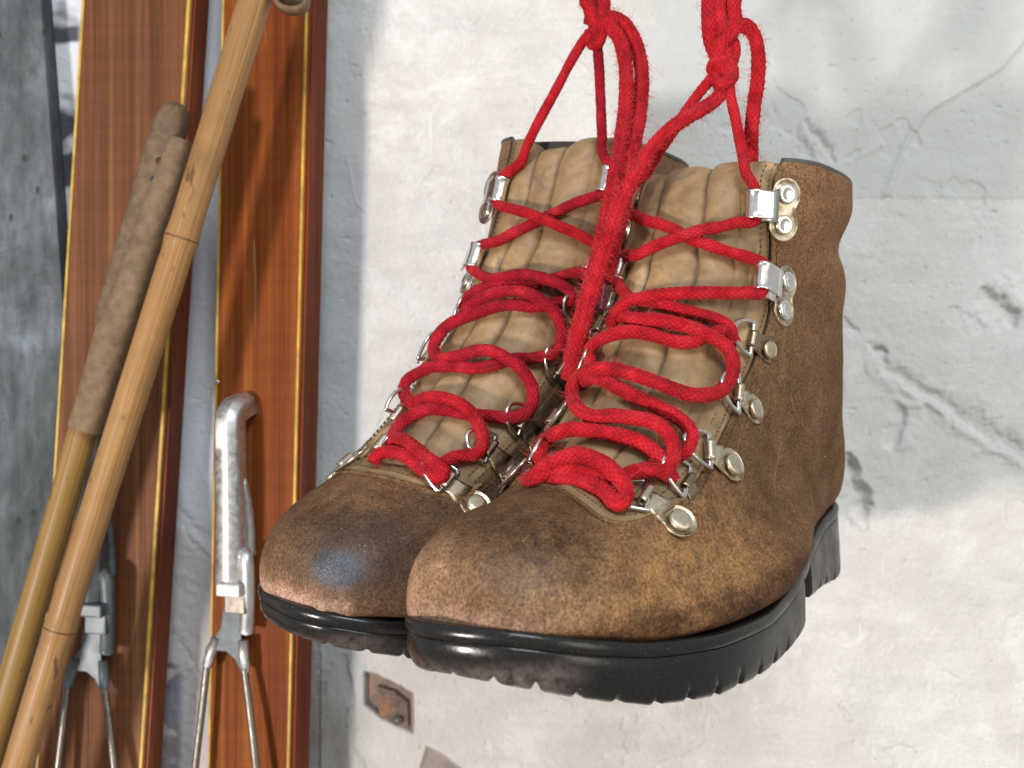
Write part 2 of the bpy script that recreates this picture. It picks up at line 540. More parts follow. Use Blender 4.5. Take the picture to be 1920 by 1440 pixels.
# ------------------------------------------------------------------ boot body
NEAR = dict(
 R=[[-0.61893, 0.78262, -0.06662], [-0.77999, -0.6224, -0.0651], [-0.09241, 0.01166, 0.99565]],
 t=[156.99, 617.53, -96.77],
 ST=[
   [281.23, 46.96, 283.0, 44.06, 2.0, 2.0, 0.6, 2.0, 2.2, -3.89] ,
   [279.23, 58.5, 281.05, 40.95, 20.32, 14.93, 0.65, 2.1, 2.4, -4.28] ,
   [271.45, 66.93, 275.29, 38.56, 31.73, 24.88, 0.7, 2.1, 2.8, -4.03] ,
   [258.27, 73.11, 263.63, 35.73, 41.24, 33.17, 0.72, 2.1, 3.0, -3.58] ,
   [244.07, 75.86, 247.74, 31.71, 46.78, 40.84, 0.73, 2.1, 3.2, -3.54] ,
   [230.07, 75.99, 227.01, 27.58, 50.11, 46.11, 0.73, 2.1, 3.2, -2.95] ,
   [216.3, 79.24, 199.89, 24.61, 50.05, 49.44, 0.72, 2.1, 3.2, -2.24] ,
   [201.73, 90.4, 170.04, 23.11, 45.93, 48.78, 0.7, 2.1, 3.2, -0.56] ,
   [186.14, 104.15, 137.71, 24.95, 41.01, 46.88, 0.66, 2.1, 3.0, 0.74] ,
   [170.39, 119.03, 104.18, 28.26, 38.1, 45.2, 0.62, 2.2, 2.8, 0.77] ,
   [156.51, 134.23, 68.51, 31.64, 36.69, 44.16, 0.58, 2.3, 2.6, 0.58] ,
   [144.41, 149.08, 33.67, 33.66, 37.35, 43.07, 0.52, 2.4, 2.4, 1.15] ,
   [134.12, 163.63, 7.13, 40.72, 38.75, 41.77, 0.46, 2.5, 2.4, 1.92] ,
   [126.02, 175.49, 0.55, 65.26, 38.91, 41.29, 0.42, 2.6, 2.3, 0.68] ,
   [118.97, 185.83, 2.66, 94.67, 41.22, 40.83, 0.42, 2.6, 2.3, 0.82] ,
   [112.62, 194.55, 9.65, 131.72, 43.56, 41.16, 0.42, 2.6, 2.3, 2.07] ,
   [106.81, 200.42, 14.25, 159.6, 45.04, 40.91, 0.42, 2.6, 2.3, 2.41] ,
   [102.55, 203.56, 7.03, 189.31, 46.92, 41.23, 0.42, 2.6, 2.4, 2.9] ,
 ],
 OL=[[287.8, -6.5], [285.6, 8.4], [277.5, 24.8], [263.4, 37.4], [242.6, 46.0], [215.6, 53.8], [189.7, 56.6], [159.8, 56.0], [125.2, 50.7], [91.5, 41.7], [53.8, 31.9], [26.3, 26.9], [9.4, 18.6], [2.7, 0.2], [6.1, -19.6], [21.4, -33.8], [50.8, -40.0], [90.2, -42.1], [124.7, -44.0], [159.5, -46.8], [194.2, -50.4], [223.7, -50.1], [247.8, -45.5], [264.5, -37.1], [276.3, -26.2], [283.8, -16.4]],
 FZ=[39.1, 37.4, 32.0, 25.5, 21.6, 23.9, 29.0, 35.7, 41.9, 44.0])
FAR = dict(
 R=[[-0.64534, 0.76308, -0.03542], [-0.74159, -0.63694, -0.21058], [-0.18325, -0.10962, 0.97694]],
 t=[90.66, 688.29, -74.23],
 ST=[
   [280.9, 46.58, 281.95, 43.62, 2.0, 2.0, 0.6, 2.0, 2.2, -5.53] ,
   [278.77, 57.89, 279.89, 40.24, 18.92, 15.04, 0.65, 2.1, 2.4, -6.08] ,
   [270.92, 66.17, 274.23, 37.65, 30.09, 25.01, 0.7, 2.1, 2.8, -5.73] ,
   [257.92, 72.48, 262.88, 34.73, 39.7, 33.46, 0.72, 2.1, 3.0, -4.7] ,
   [244.56, 76.11, 247.4, 31.02, 46.2, 41.35, 0.73, 2.1, 3.2, -2.89] ,
   [231.53, 77.08, 226.97, 27.28, 50.64, 46.8, 0.73, 2.1, 3.2, -0.38] ,
   [218.29, 80.28, 200.0, 24.49, 51.37, 50.11, 0.72, 2.1, 3.2, 1.35] ,
   [203.12, 90.8, 170.14, 22.92, 47.7, 48.98, 0.7, 2.1, 3.2, 2.3] ,
   [186.79, 104.27, 137.86, 24.84, 44.02, 46.21, 0.66, 2.1, 3.0, 2.4] ,
   [170.66, 119.33, 104.52, 28.49, 42.55, 43.97, 0.62, 2.2, 2.8, 1.64] ,
   [156.22, 134.22, 69.0, 32.15, 41.3, 43.12, 0.58, 2.3, 2.6, 0.51] ,
   [143.83, 148.67, 34.11, 34.06, 41.02, 42.71, 0.52, 2.4, 2.4, 0.69] ,
   [133.65, 162.91, 7.43, 40.79, 41.19, 41.68, 0.46, 2.5, 2.4, 1.51] ,
   [125.7, 174.72, 0.71, 64.97, 40.25, 41.13, 0.42, 2.6, 2.3, 0.35] ,
   [118.56, 186.79, 2.67, 95.15, 41.5, 40.67, 0.42, 2.6, 2.3, 0.34] ,
   [112.0, 199.17, 9.55, 134.19, 42.84, 41.04, 0.42, 2.6, 2.3, 1.36] ,
   [106.19, 210.5, 14.07, 165.2, 43.55, 40.84, 0.42, 2.6, 2.3, 1.78] ,
   [102.06, 217.2, 6.78, 194.09, 44.85, 41.21, 0.42, 2.6, 2.4, 2.55] ,
 ],
 OL=[[284.6, -7.7], [281.6, 7.5], [274.0, 24.3], [261.5, 37.4], [242.0, 46.0], [215.8, 52.9], [190.1, 54.5], [160.2, 53.5], [125.2, 49.5], [91.0, 42.7], [53.2, 34.1], [25.8, 28.7], [9.1, 19.7], [2.6, 0.5], [6.0, -19.8], [21.4, -34.5], [50.7, -41.1], [90.1, -43.1], [124.7, -44.7], [159.4, -47.0], [194.3, -50.3], [224.2, -49.9], [248.7, -45.9], [265.7, -38.4], [276.8, -28.1], [282.6, -18.1]],
 FZ=[38.8, 37.0, 31.7, 25.8, 22.1, 23.9, 28.0, 32.9, 39.7, 43.4])

COLS = ['Tx', 'Tz', 'Bx', 'Bz', 'Wl', 'Wm', 'sm', 'm', 'n', 'cy']
FX = [0, 40, 80, 120, 160, 200, 235, 260, 280, 292]
BX = [-5, 5, 88, 89.5, 106, 108, 135, 170, 200, 235, 260, 280, 292]
BZN = [0, 0, 9, 25, 23, 1, 0, 0, 1.5, 7, 14.7, 21.8, 26.7]
BZF = [0, 0, 9, 25, 23, 1, 0, 0, 2, 8.3, 17.2, 24.2, 29.3]


def outline(ol, n):
    P = np.asarray(ol, float)
    Q = np.vstack([P[-1:], P, P[:2]])
    u = np.linspace(0, len(P), n, endpoint=False); i = u.astype(int); f = (u - i)[:, None]
    a, b, c, d = Q[i], Q[i + 1], Q[i + 2], Q[i + 3]
    o = .5 * ((2 * b) + (-a + c) * f + (2 * a - 5 * b + 4 * c - d) * f ** 2 + (-a + 3 * b - 3 * c + d) * f ** 3)
    L = np.r_[0, np.cumsum(np.linalg.norm(np.diff(np.vstack([o, o[:1]]), axis=0), axis=1))]
    s = np.linspace(0, L[-1], n, endpoint=False)
    oo = np.vstack([o, o[:1]])
    return np.stack([np.interp(s, L, oo[:, 0]), np.interp(s, L, oo[:, 1])], 1), s


class Boot:
    def __init__(s, D, m, bz):
        s.st = np.array(D['ST'], float); s.st[6:12, 4] += [2, 4, 5, 4, 2, 1]; s.m = m; s.R = np.array(D['R']); s.t = np.array(D['t'])
        s.ol = np.array(D['OL']); s.fz = D['FZ']; s.bz = bz
        s.flare = None
        s.make_flare()
        s.build_lookup()

    def S(s, t, th):
        """point of the body in mm: t runs from toe tip to collar, th round the foot from the instep line"""
        sh = np.broadcast(t, th).shape
        t = np.broadcast_to(t, sh).ravel().astype(float); th = np.broadcast_to(th, sh).ravel().astype(float)
        th = (th + np.pi) % (2 * np.pi) - np.pi
        q = cr(s.st, t)
        c, si = np.cos(th), np.sin(th)
        e = np.where(c > 0, q[:, 7], q[:, 8])
        r = (np.abs(c) ** e + np.abs(si) ** e + 1e-12) ** (-1 / e); c = c * r; si = si * r
        sm = q[:, 6]
        k = np.where(c > 0, sm * (1 - c), sm - (1 - sm) * c)
        W = np.where(si > 0, q[:, 4], q[:, 5])
        x = q[:, 0] + (q[:, 2] - q[:, 0]) * k; z = q[:, 1] + (q[:, 3] - q[:, 1]) * k
        y = q[:, 9] + W * si
        if s.flare is not None:
            dz = z - np.interp(x, FX, s.fz)
            w = np.clip(1 - (dz - 1.0) / np.interp(x, [60, 110, 180, 230], [26, 42, 40, 24]), 0, 1); w = w * w * (3 - 2 * w)
            fl = np.where(y > 0, np.interp(x, s.flare[0], s.flare[1]), np.interp(x, s.flare[0], s.flare[2]))
            y = y * (1 + w * (fl - 1))
            z = z - 3.6 * w
        # padded collar: roll at the rim, notch below it, at the back of the shaft
        back = np.clip((np.abs(th) - 1.0) / .8, 0, 1)
        roll = 2.6 * np.exp(-((z - 181) / 9.0) ** 2) - 2.0 * np.exp(-((z - 164) / 7.5) ** 2) + 1.2 * np.exp(-((z - 148) / 9.0) ** 2)
        up = np.clip((t - 12.5) / 1.5, 0, 1)
        k2 = back * up * roll
        ang = np.arctan2(y, 62 - x)
        x = x - k2 * np.cos(ang); y = y + k2 * np.sin(ang)
        return np.stack([x, y * s.m, z], 1)

    def make_flare(s):
        T, H = np.meshgrid(np.linspace(0.2, 14, 200), np.linspace(-np.pi, np.pi, 240), indexing='ij')
        m_ = s.m; s.m = 1
        p = s.S(T, H); s.m = m_
        dz = p[:, 2] - np.interp(p[:, 0], FX, s.fz)
        o = outline(s.ol, 600)[0]
        xb = np.arange(2, 284, 6.0); L, Md = [], []
        for x in xb:
            k = (np.abs(p[:, 0] - x) < 4) & (dz < 6)
            ko = np.abs(o[:, 0] - x) < 4
            a = p[k, 1].max() if k.any() else 1; b_ = -p[k, 1].min() if k.any() else 1
            L.append((o[ko, 1].max() - 1.6) / max(a, 5)); Md.append((-o[ko, 1].min() - 1.6) / max(b_, 5))
        L = np.clip(L, .8, 1.75); Md = np.clip(Md, .8, 1.5)
        for _ in range(3):
            L = np.convolve(np.r_[L[0], L, L[-1]], [.25, .5, .25], 'valid'); Md = np.convolve(np.r_[Md[0], Md, Md[-1]], [.25, .5, .25], 'valid')
        s.flare = (xb, L, Md)

    def N(s, t, th):
        """outward unit normal"""
        e = 1e-3
        t = np.asarray(t, float); th = np.asarray(th, float)
        a = s.S(t + e * 5, th) - s.S(t - e * 5, th); b = s.S(t, th + e) - s.S(t, th - e)
        n = np.cross(a, b) * s.m
        l = np.linalg.norm(n, axis=1)[:, None]
        n = n / (l + 1e-12)
        return n

    def P(s, t, th, h=0.0):
        """point at height h mm over the body, in metres, boot space"""
        h = np.asarray(h, float)
        return (s.S(t, th) + s.N(t, th) * (h[..., None] if h.ndim else h)) / 1000

    def world(s, p):
        return (np.asarray(p) * 1000 @ s.R.T + s.t) / 1000

    def local(s, w):
        return ((np.asarray(w) * 1000 - s.t) @ s.R) / 1000

    def build_lookup(s):
        T, H = np.meshgrid(np.linspace(0.2, 17, 430), np.linspace(-np.pi, np.pi, 700, endpoint=False), indexing='ij')
        s.lt, s.lh = T.ravel(), H.ravel()
        p = s.S(s.lt, s.lh); n = s.N(s.lt, s.lh)
        s.sign = 1.0
        c = p.mean(0)
        if ((p - c) * n).sum(1).mean() < 0:
            s.sign = -1.0
        n = n * s.sign
        w = p @ s.R.T + s.t; nw = n @ s.R.T
        s.lpx = np.stack([960 + FPX * w[:, 0] / w[:, 1], 720 - FPX * w[:, 2] / w[:, 1]], 1)
        s.front = (nw * w).sum(1) < 0
        f = s.front
        s.lt, s.lh, s.lpx, s.lw = s.lt[f], s.lh[f], s.lpx[f], w[f]

    def hit(s, px, py):
        d = ((s.lpx - (px, py)) ** 2).sum(1)
        k = np.where(d < d.min() + 9)[0]
        i = k[np.argmin(s.lw[k, 1])]
        return s.lt[i], s.lh[i]

    def mat(s):
        Mx = Matrix.Identity(4)
        for i in range(3):
            for j in range(3):
                Mx[i][j] = s.R[i, j]
            Mx[i][3] = s.t[i] / 1000
        return Mx


near = Boot(NEAR, 1, BZN)
far = Boot(FAR, -1, BZF)
# N() gives the outward side once the sign is known
for _b in (near, far):
    if _b.sign < 0:
        _b.N = (lambda b: (lambda t, th: -Boot.N(b, t, th)))(_b)




T0 = 5.55          # station of the throat


def open_edge(b, t, lat, med):
    """half opening angles of the lacing gap at station t (lateral, medial)"""
    return np.interp(t, *lat), -np.interp(t, *med)


def build_upper(b, root, mat, lat, med, who):
    n, mcol = 300, 300
    tt = np.concatenate([np.linspace(0, 1, 26, endpoint=False) ** 1.3, np.linspace(1, 4.9, 70, endpoint=False),
                         np.linspace(4.9, 6.8, 130, endpoint=False), np.linspace(6.8, 17, 150)])
    n = len(tt)
    el, em = open_edge(b, tt, lat, med)
    u = np.linspace(0, 1, mcol)
    TH = el[:, None] + (2 * np.pi - el - em)[:, None] * u[None]
    TT = np.repeat(tt[:, None], mcol, 1)
    p = b.S(TT, TH); nn = b.N(TT.ravel(), TH.ravel())
    f0 = np.clip((TT.ravel() - .25) / .8, 0, 1)[:, None]
    nn = np.nan_to_num(nn) * f0
    # leather is never even: swells, wrinkles at the ankle, small dents
    low = vnoise(p, 1 / 38., 3, 2) * 1.1 + vnoise(p, 1 / 12., 5, 2) * .35
    ank = np.exp(-(((p[:, 0] - 120) / 45) ** 2 + ((p[:, 2] - 105) / 35) ** 2))
    q = p.copy(); q[:, 2] *= 2.6; q[:, 0] *= .7
    low += ank * vnoise(q, 1 / 22., 9, 2) * 1.7
    # fold over the ball of the foot and a swell behind it
    cr1 = np.exp(-(((p[:, 0] - 196 - .25 * (p[:, 2] - 60)) / 7) ** 2)) * np.clip((p[:, 2] - 34) / 20, 0, 1) * np.clip((84 - p[:, 2]) / 12, 0, 1)
    low -= cr1 * 1.1
    # turned-up lip of the vamp along the throat
    tr, ur = TT.ravel(), np.tile(np.minimum(u, 1 - u), n)
    gapw = np.repeat((el + em)[:, None], mcol, 1).ravel()
    edge = np.exp(-(np.minimum(ur * (2 * np.pi - gapw), 9) / .07) ** 2) * (gapw > .02) + np.exp(-((tr - T0 + .55) / .12) ** 2) * 0
    low += edge * np.clip((7.2 - tr) / .8, 0, 1) * 1.0
    if who == 'far':
        # the damaged rand: little puckers over the toe welt
        xx, yy, zz = p[:, 0], p[:, 1], p[:, 2]
        for cx, cy, cz, r_, a in ((281, -6, 46, 4, .9), (281, 0, 44.5, 4, 1.7), (281.5, 6, 43, 3.6, -2.6), (281, 10.5, 44.5, 4, 2.2), (280.5, 16, 42, 4, -1.8), (280, 21, 42.5, 4.5, 1.6), (278, 27, 41, 4.5, -1.2), (275, 32, 40.5, 4.5, 1.0)):
            low += a * np.exp(-((xx - cx) ** 2 + (yy - cy) ** 2 + (zz - cz) ** 2) / r_ ** 2)
    p = (p + nn * low[:, None]) / 1000
    p[:mcol] = p[:mcol].mean(0)
    flip = (b.sign * b.m) < 0
    uv = np.stack([TT.ravel() / 17, np.tile(u, n)], 1)
    me = mesh_from("boot_upper", p, grid_faces(n, mcol, False, False, b.m > 0), uv=uv)
    # outward check
    k = len(me.polygons) // 2
    cN = b.N([12.0], [2.0])[0]
    i0 = np.argmin(np.abs(tt - 12.0)) * (mcol - 1) + int((2.0) / 6.28 * (mcol - 1))
    if np.dot(np.array(me.polygons[i0].normal), cN) < 0:
        me.flip_normals()
    bm = bmesh.new(); bm.from_mesh(me)
    bmesh.ops.remove_doubles(bm, verts=bm.verts, dist=2e-5)
    bm.to_mesh(me); bm.free()
    o = link("upper", me, mat, root)
    me.materials.append(M['edge'])
    sd = o.modifiers.new("thickness", 'SOLIDIFY')
    sd.thickness = .0020; sd.offset = -1.0; sd.material_offset_rim = 1; sd.material_offset = 1
    sd.use_even_offset = False
    return o


def surf_strip(b, ts, thA, thB, hA, n, name, mat, root, prof=None, noise=0.0):
    """a strip lying on the body between two curves; prof(v)-> extra height across"""
    v = np.linspace(0, 1, n)
    TH = thA[:, None] + (thB - thA)[:, None] * v
    TT = np.repeat(ts[:, None], n, 1)
    h = np.repeat(np.asarray(hA, float)[:, None] if np.ndim(hA) else np.full((len(ts), 1), hA), n, 1)
    if prof is not None: h = h + prof(v)[None]
    h = h.ravel()
    p0 = b.S(TT, TH)
    if noise: h = h + vnoise(p0, 1 / 6., 21, 3) * noise
    p = (p0 + b.N(TT.ravel(), TH.ravel()) * h[:, None]) / 1000
    me = mesh_from(name, p, grid_faces(len(ts), n, False, False, b.m > 0))
    return link(name, me, mat, root)


def build_tongue(b, root, lat, med, who, ribs):
    ts = np.concatenate([np.linspace(4.4, 9, 110, endpoint=False), np.linspace(9, 17.25, 150)])
    n = 150
    k_ = np.clip((ts - 4.4) / 1.9, 0, 1)
    el = np.where(ts < 6.2, np.maximum(np.interp(ts, *lat), .6), np.interp(ts, *lat)); em = np.where(ts < 6.4, np.maximum(-np.interp(ts, *med), .6), -np.interp(ts, *med))
    v = np.linspace(0, 1, n)
    TH = (-em - .12)[:, None] + (el + em + .24)[:, None] * v
    TT = np.repeat(ts[:, None], n, 1)
    p0 = b.S(TT, TH); N0 = b.N(TT.ravel(), TH.ravel())
    w = np.repeat((v * 2 - 1)[None], len(ts), 0).ravel(); t = TT.ravel()
    # ribs wander a little; t-dependent
    wob = .035 * vnoise(np.stack([t, w * 0, w * 0], 1), .8, 4, 2)
    w2 = w + wob
    edges = np.array(ribs)
    k = np.clip(np.searchsorted(edges, w2) - 1, 0, len(edges) - 2)
    f = np.clip((w2 - edges[k]) / (edges[k + 1] - edges[k]), 0, 1)
    rib = (1 - np.abs(2 * f - 1) ** 2.6)
    amp = np.interp(t, [4.4, 5, 6.2, 8, 17], [0, .3, 1.6, 3.0, 3.2])
    h = np.interp(t, [4.4, 5.2, 6.2], [-4.2, -3.0, -1.6]) + amp * rib ** .7 - 3.6 * np.clip((np.abs(w) - .74) / .16, 0, 1)
    # bunched folds low down where the ankle flexes
    q = p0.copy(); 
    bun = np.interp(t, [5, 6, 10.5, 13.5, 17], [.3, 1, 1, .35, .2])
    q2 = np.stack([t * 9.0, p0[:, 1] * .55, t * 0], 1)
    h += bun * vnoise(q2, 1 / 7., 31 + (who == 'far'), 2) * 1.5 + vnoise(p0, 1 / 16., 8, 2) * .5
    h += vnoise(p0, 1 / 5., 12, 2) * .25
    # top rim rolls back
    top = np.clip((t - 16.6) / .65, 0, 1)
    h -= top ** 2 * 4.0
    if who == 'far':
        h += 0
    p = (p0 + N0 * h[:, None])
    if who == 'far':
        puff = np.exp(-((w - .15) / .42) ** 2) * np.clip((t - 15.6) / 1.2, 0, 1)
        p[:, 2] -= puff * 6
    p /= 1000
    me = mesh_from("tongue", p, grid_faces(len(ts), n, False, False, b.m > 0))
    gr = np.clip((.34 - rib) / .34, 0, 1) ** 1.6 * np.clip((t - 5.6) / 1.2, 0, 1) * np.where(np.abs(w2) > 1.15, 0, 1)
    gr = np.clip(gr + np.clip(-bun * vnoise(q2, 1 / 7., 31 + (who == 'far'), 2) - .35, 0, 1) * .7, 0, 1)
    a_ = me.attributes.new('groove', 'FLOAT', 'POINT'); a_.data.foreach_set('value', gr)
    o = link("tongue", me, M['tan'], root)
    sd = o.modifiers.new("thickness", 'SOLIDIFY'); sd.thickness = .004; sd.offset = -1 if True else 0
    cN = b.N([12.0], [0.0])[0]
    i0 = np.argmin(np.abs(ts - 12.0)) * (n - 1) + n // 2
    if np.dot(np.array(me.polygons[i0].normal), cN) < 0: me.flip_normals()
    return o


def thread_line(b, root, ts, ths, h=.35, pitch=2.6, gap=.9, r=.28):
    """stitches as one mesh: short raised threads"""
    P = b.P(np.asarray(ts), np.asarray(ths), h) * 1000
    P = resample(P, .45)
    V, F = [], []
    d = np.r_[0, np.cumsum(np.linalg.norm(np.diff(P, axis=0), axis=1))]
    s = 0
    while s < d[-1] - pitch:
        a = [np.array([np.interp(s + (pitch - gap) * q, d, P[:, c]) for c in range(3)]) for q in (0, .33, .66, 1)]
        v, f, _ = tube(np.array(a) / 1000, np.array([.5, 1, 1, .5]) * r / 1000, 5, base=len(V))
        V.extend(v); F.extend(f); s += pitch
    if V:
        return V, F
    return [], []


def build_crescent(b, root, lat, med):
    # edge curve of the throat from the medial to the lateral side
    tm = np.array([6.9, 6.5] + list(np.array(med[0])[::-1][np.array(med[0])[::-1] < 6.45]))
    hm = np.interp(tm, *med)
    tl = np.array(list(np.array(lat[0])[np.array(lat[0]) < 6.45]) + [6.6, 7.1]); hl = np.interp(tl, *lat)
    E = np.stack([np.r_[tm, tl[1:]], np.r_[hm, hl[1:]], np.zeros(len(tm) + len(tl) - 1)], 1)
    E = resample(E, .02)
    n = len(E); v = np.linspace(0, 1, 14)
    s = np.linspace(0, 1, n)
    wid = .95 * np.sin(np.pi * np.clip(s * 1.02, 0, 1)) ** .8
    T_ = E[:, 0:1] + (wid[:, None] * v[None] - .10)
    H_ = np.repeat(E[:, 1:2], 14, 1) * (1 - .12 * v[None] * np.sin(np.pi * s)[:, None])
    h = np.repeat((-1.2 + 2.4 * np.sin(np.pi * v) ** .8 - 1.0 * v)[None], n, 0).ravel() * 1.0
    p0 = b.S(T_, H_); h = h + vnoise(p0, 1 / 5., 77, 2) * .4
    p = (p0 + b.N(T_.ravel(), H_.ravel()) * h[:, None]) / 1000
    me = mesh_from("vamp_lining", p, grid_faces(n, 14)); recalc(me)
    o = link("vamp_lining", me, M['tan_edge'], root)
    sd = o.modifiers.new("thickness", 'SOLIDIFY'); sd.thickness = .0012; sd.offset = 0
    sm_ = (s > .12) & (s < .9)
    vs, fs = thread_line(b, root, T_[sm_, 6], H_[sm_, 6], 1.5, 2.4, .9, .22)
    tag(link("lip_stitching", mesh_from("lip_stitching", vs, fs), M['thread'], root), kind="stuff")
    # rolled brown edge of the vamp
    P = b.P(E[:, 0], E[:, 1], .5); P = resample(P, .0008)
    r = np.interp(np.linspace(0, 1, len(P)), [0, .1, .9, 1], [.0004, .0011, .0011, .0004]) * (1 + .15 * vnoise(P * 1000, 1 / 4., 5, 2))
    vv, ff, _ = tube(P, r, 8)
    link("vamp_edge", mesh_from("vamp_edge", vv, ff), M['suede'], root)


def build_facing(b, root, lat, med, who):
    """tan lining strip that shows inside the lacing gap, with two rows of stitches on the lateral side"""
    tt = np.linspace(6.3, 16.9, 150)
    el, em = open_edge(b, tt, lat, med)
    obs = []
    for side, e in ((1, el), (-1, em)):
        inner = np.maximum(e - np.interp(tt, [5, 7, 10, 17], [.16, .30, .34, .30]), 0.02)
        o = surf_strip(b, tt, side * (e + .06), side * inner, -2.6, 14, "facing", M['tan_edge'], root,
                       lambda v: np.interp(v, [0, .16, .3, .6, .9, 1], [-.6, -.2, 1.9, 2.6, 2.2, .9]), .3)
        recalc(o.data)
        sd = o.modifiers.new("thickness", 'SOLIDIFY'); sd.thickness = .0014; sd.offset = 0
        obs.append(o)
    # crescent of lining leather under the vamp's edge
    build_crescent(b, root, lat, med)
    V, F = [], []
    for side, e in ((1, el), (-1, em)):
        for off, hh in ((-.05, .9), (-.12, 1.0), (.05, .35)):
            sel = slice(6, None)
            a = side * (e + off)
            v, f = thread_line(b, root, tt[sel], a[sel], hh)
            F.extend([tuple(i + len(V) for i in ff) for ff in f]); V.extend(v)
    me = mesh_from("stitching", V, F)
    o = link("stitching", me, M['thread'], root)
    tag(o, kind="stuff")
    return obs


def build_sole(b, root, who):
    n = 900
    o, s = outline(b.ol, n)
    d = np.roll(o, -1, 0) - np.roll(o, 1, 0)
    nr = np.stack([d[:, 1], -d[:, 0]], 1); nr /= np.linalg.norm(nr, axis=1)[:, None]
    if ((o - o.mean(0)) * nr).sum() < 0: nr = -nr
    for _ in range(6): nr = (nr + np.roll(nr, 1, 0) + np.roll(nr, -1, 0)); nr /= np.linalg.norm(nr, axis=1)[:, None]
    zf = np.interp(o[:, 0], FX, b.fz); zb = np.interp(o[:, 0], BX, b.bz)
    # smooth the feather line
    for _ in range(40): zf = (zf + np.roll(zf, 1) + np.roll(zf, -1)) / 3
    for _ in range(1): zb = (zb + np.roll(zb, 1) + np.roll(zb, -1)) / 3
    ph = (s / 15.5) % 1.0
    notch = np.exp(-((ph - .5) / .085) ** 2)
    notch = notch * .75 * (o[:, 0] > 112) + notch * .5 * (o[:, 0] < 80)
    nb = 1.0 + vnoise(np.stack([s, s * 0, s * 0], 1), .05, 3, 2) * .8
    notch *= np.clip(nb, .2, 1.6)
    wear = vnoise(np.stack([s, s * 0, s * 0], 1), .12, 8, 3)
    toe = np.clip((o[:, 0] - 238) / 25, 0, 1)

    def rows(R):
        out = []
        for off, z in R:
            q = o + nr * (off if np.ndim(off) == 0 else np.asarray(off)[:, None])
            out.append(np.stack([q[:, 0], q[:, 1] * b.m, z], 1))
        return np.array(out)
    welt = rows([(-24, zf - 1.6), (-12, zf - 1.4), (-1.6, zf + .2), (-.7, zf + .3), (.1, zf - .3), (.6, zf - 1.3), (.8, zf - 2.8), (.6, zf - 4.2), (-.2, zf - 5.1), (-1.2, zf - 5.4), (-2.5, zf - 5.4)])
    k = len(welt)
    Vw = list(welt.reshape(-1, 3) / 1000); Fw = [tuple(f) for f in grid_faces(k, n, False, True)]
    sp_ = welt[0].copy(); sp_[:, 1] *= .1; nb0 = len(Vw); Vw.extend(list(sp_ / 1000))
    Fw += [(i, (i + 1) % n, nb0 + (i + 1) % n, nb0 + i) for i in range(n)]
    me = mesh_from("welt", Vw, Fw)
    recalc(me)
    link("welt", me, M['rubber'], root)
    zt = zf - 4.9
    H = zt - zb
    low = np.minimum(6, H * .35)
    R = [(-2.5, zt), (-.6, zt - .1), (.0, zt - .6), (.3, zt - 1.4), (.3, zt - H * .25), (.4, zt - H * .5),
         (.35 - .4 * toe, zb + low + 1.5), (.2 - 1.2 * toe, zb + low * .62 + notch * 1.2), (-.3 - 2.2 * toe + wear * .3, zb + low * .25 + notch * 3.2 + wear * .3),
         (-1.6 - 3.4 * toe, zb + notch * 4.2 + wear * .3), (-5, zb + notch * 4.4), (-11, zb + notch * 4.4), (-12.5, zb + 3.5), (-20, zb + 3.5)]
    G = rows(R)
    # keep the side notched inwards too
    for r_, a in ((7, .5), (8, 1.3), (9, 1.6)):
        G[r_, :, 0] -= nr[:, 0] * notch * a; G[r_, :, 1] -= nr[:, 1] * notch * a * b.m
    V = list(G.reshape(-1, 3) / 1000); F = [tuple(f) for f in grid_faces(len(R), n, False, True)]
    # close the underside with a fan to a spine
    base = (len(R) - 1) * n
    inner = G[-1]
    spine = np.stack([inner[:, 0], inner[:, 1] * .15, inner[:, 2] + 1], 1) / 1000
    nb_ = len(V); V.extend(list(spine))
    for i in range(n):
        j = (i + 1) % n
        F.append((base + i, base + j, nb_ + j, nb_ + i))
    me = mesh_from("outsole", V, F)
    recalc(me)
    link("outsole", me, M['rubber'], root)


def build_lining(b, root):
    """inside of the shaft and the footbed, so the boot is not hollow paper"""
    tt = np.linspace(10.5, 17, 60); th = np.linspace(0, 2 * np.pi, 90, endpoint=False)
    TT, TH = np.meshgrid(tt, th, indexing='ij')
    h = np.interp(TT.ravel(), [10.5, 16.2, 17], [-9, -8, -4.0])
    p = b.P(TT.ravel(), TH.ravel(), h)
    me = mesh_from("lining", p, grid_faces(60, 90, False, True) )
    o = link("lining", me, M['lining'], root)
    # closed below
    bm = bmesh.new(); bm.from_mesh(me)
    bmesh.ops.holes_fill(bm, edges=[e for e in bm.edges if e.is_boundary and all(v.co.z < .13 for v in e.verts) or (e.is_boundary and e.verts[0].index < 90)])
    bm.to_mesh(me); bm.free()


def build_piping(b, root, lat, med):
    el, em = open_edge(b, np.array([17.0]), lat, med)
    th = np.linspace(el[0], 2 * np.pi - em[0], 120)
    P = b.P(np.full(120, 17.0), th, -.8)
    P[:, 2] += .0006
    v, f, _ = tube(P, .0013, 8)
    link("piping", mesh_from("piping", v, f), M['piping'], root)
    # top closing band between outer leather and lining
    a = b.P(np.full(120, 17.0), th, -.4); c = b.P(np.full(120, 17.0), th, -4.2); c[:, 2] += .0002
    mid = (a + c) / 2; mid[:, 2] += .0012
    G = np.array([a, mid, c]).reshape(-1, 3)
    me = mesh_from("collar_rim", G, grid_faces(3, 120)); recalc(me)
    link("collar_rim", me, M['lining'], root)


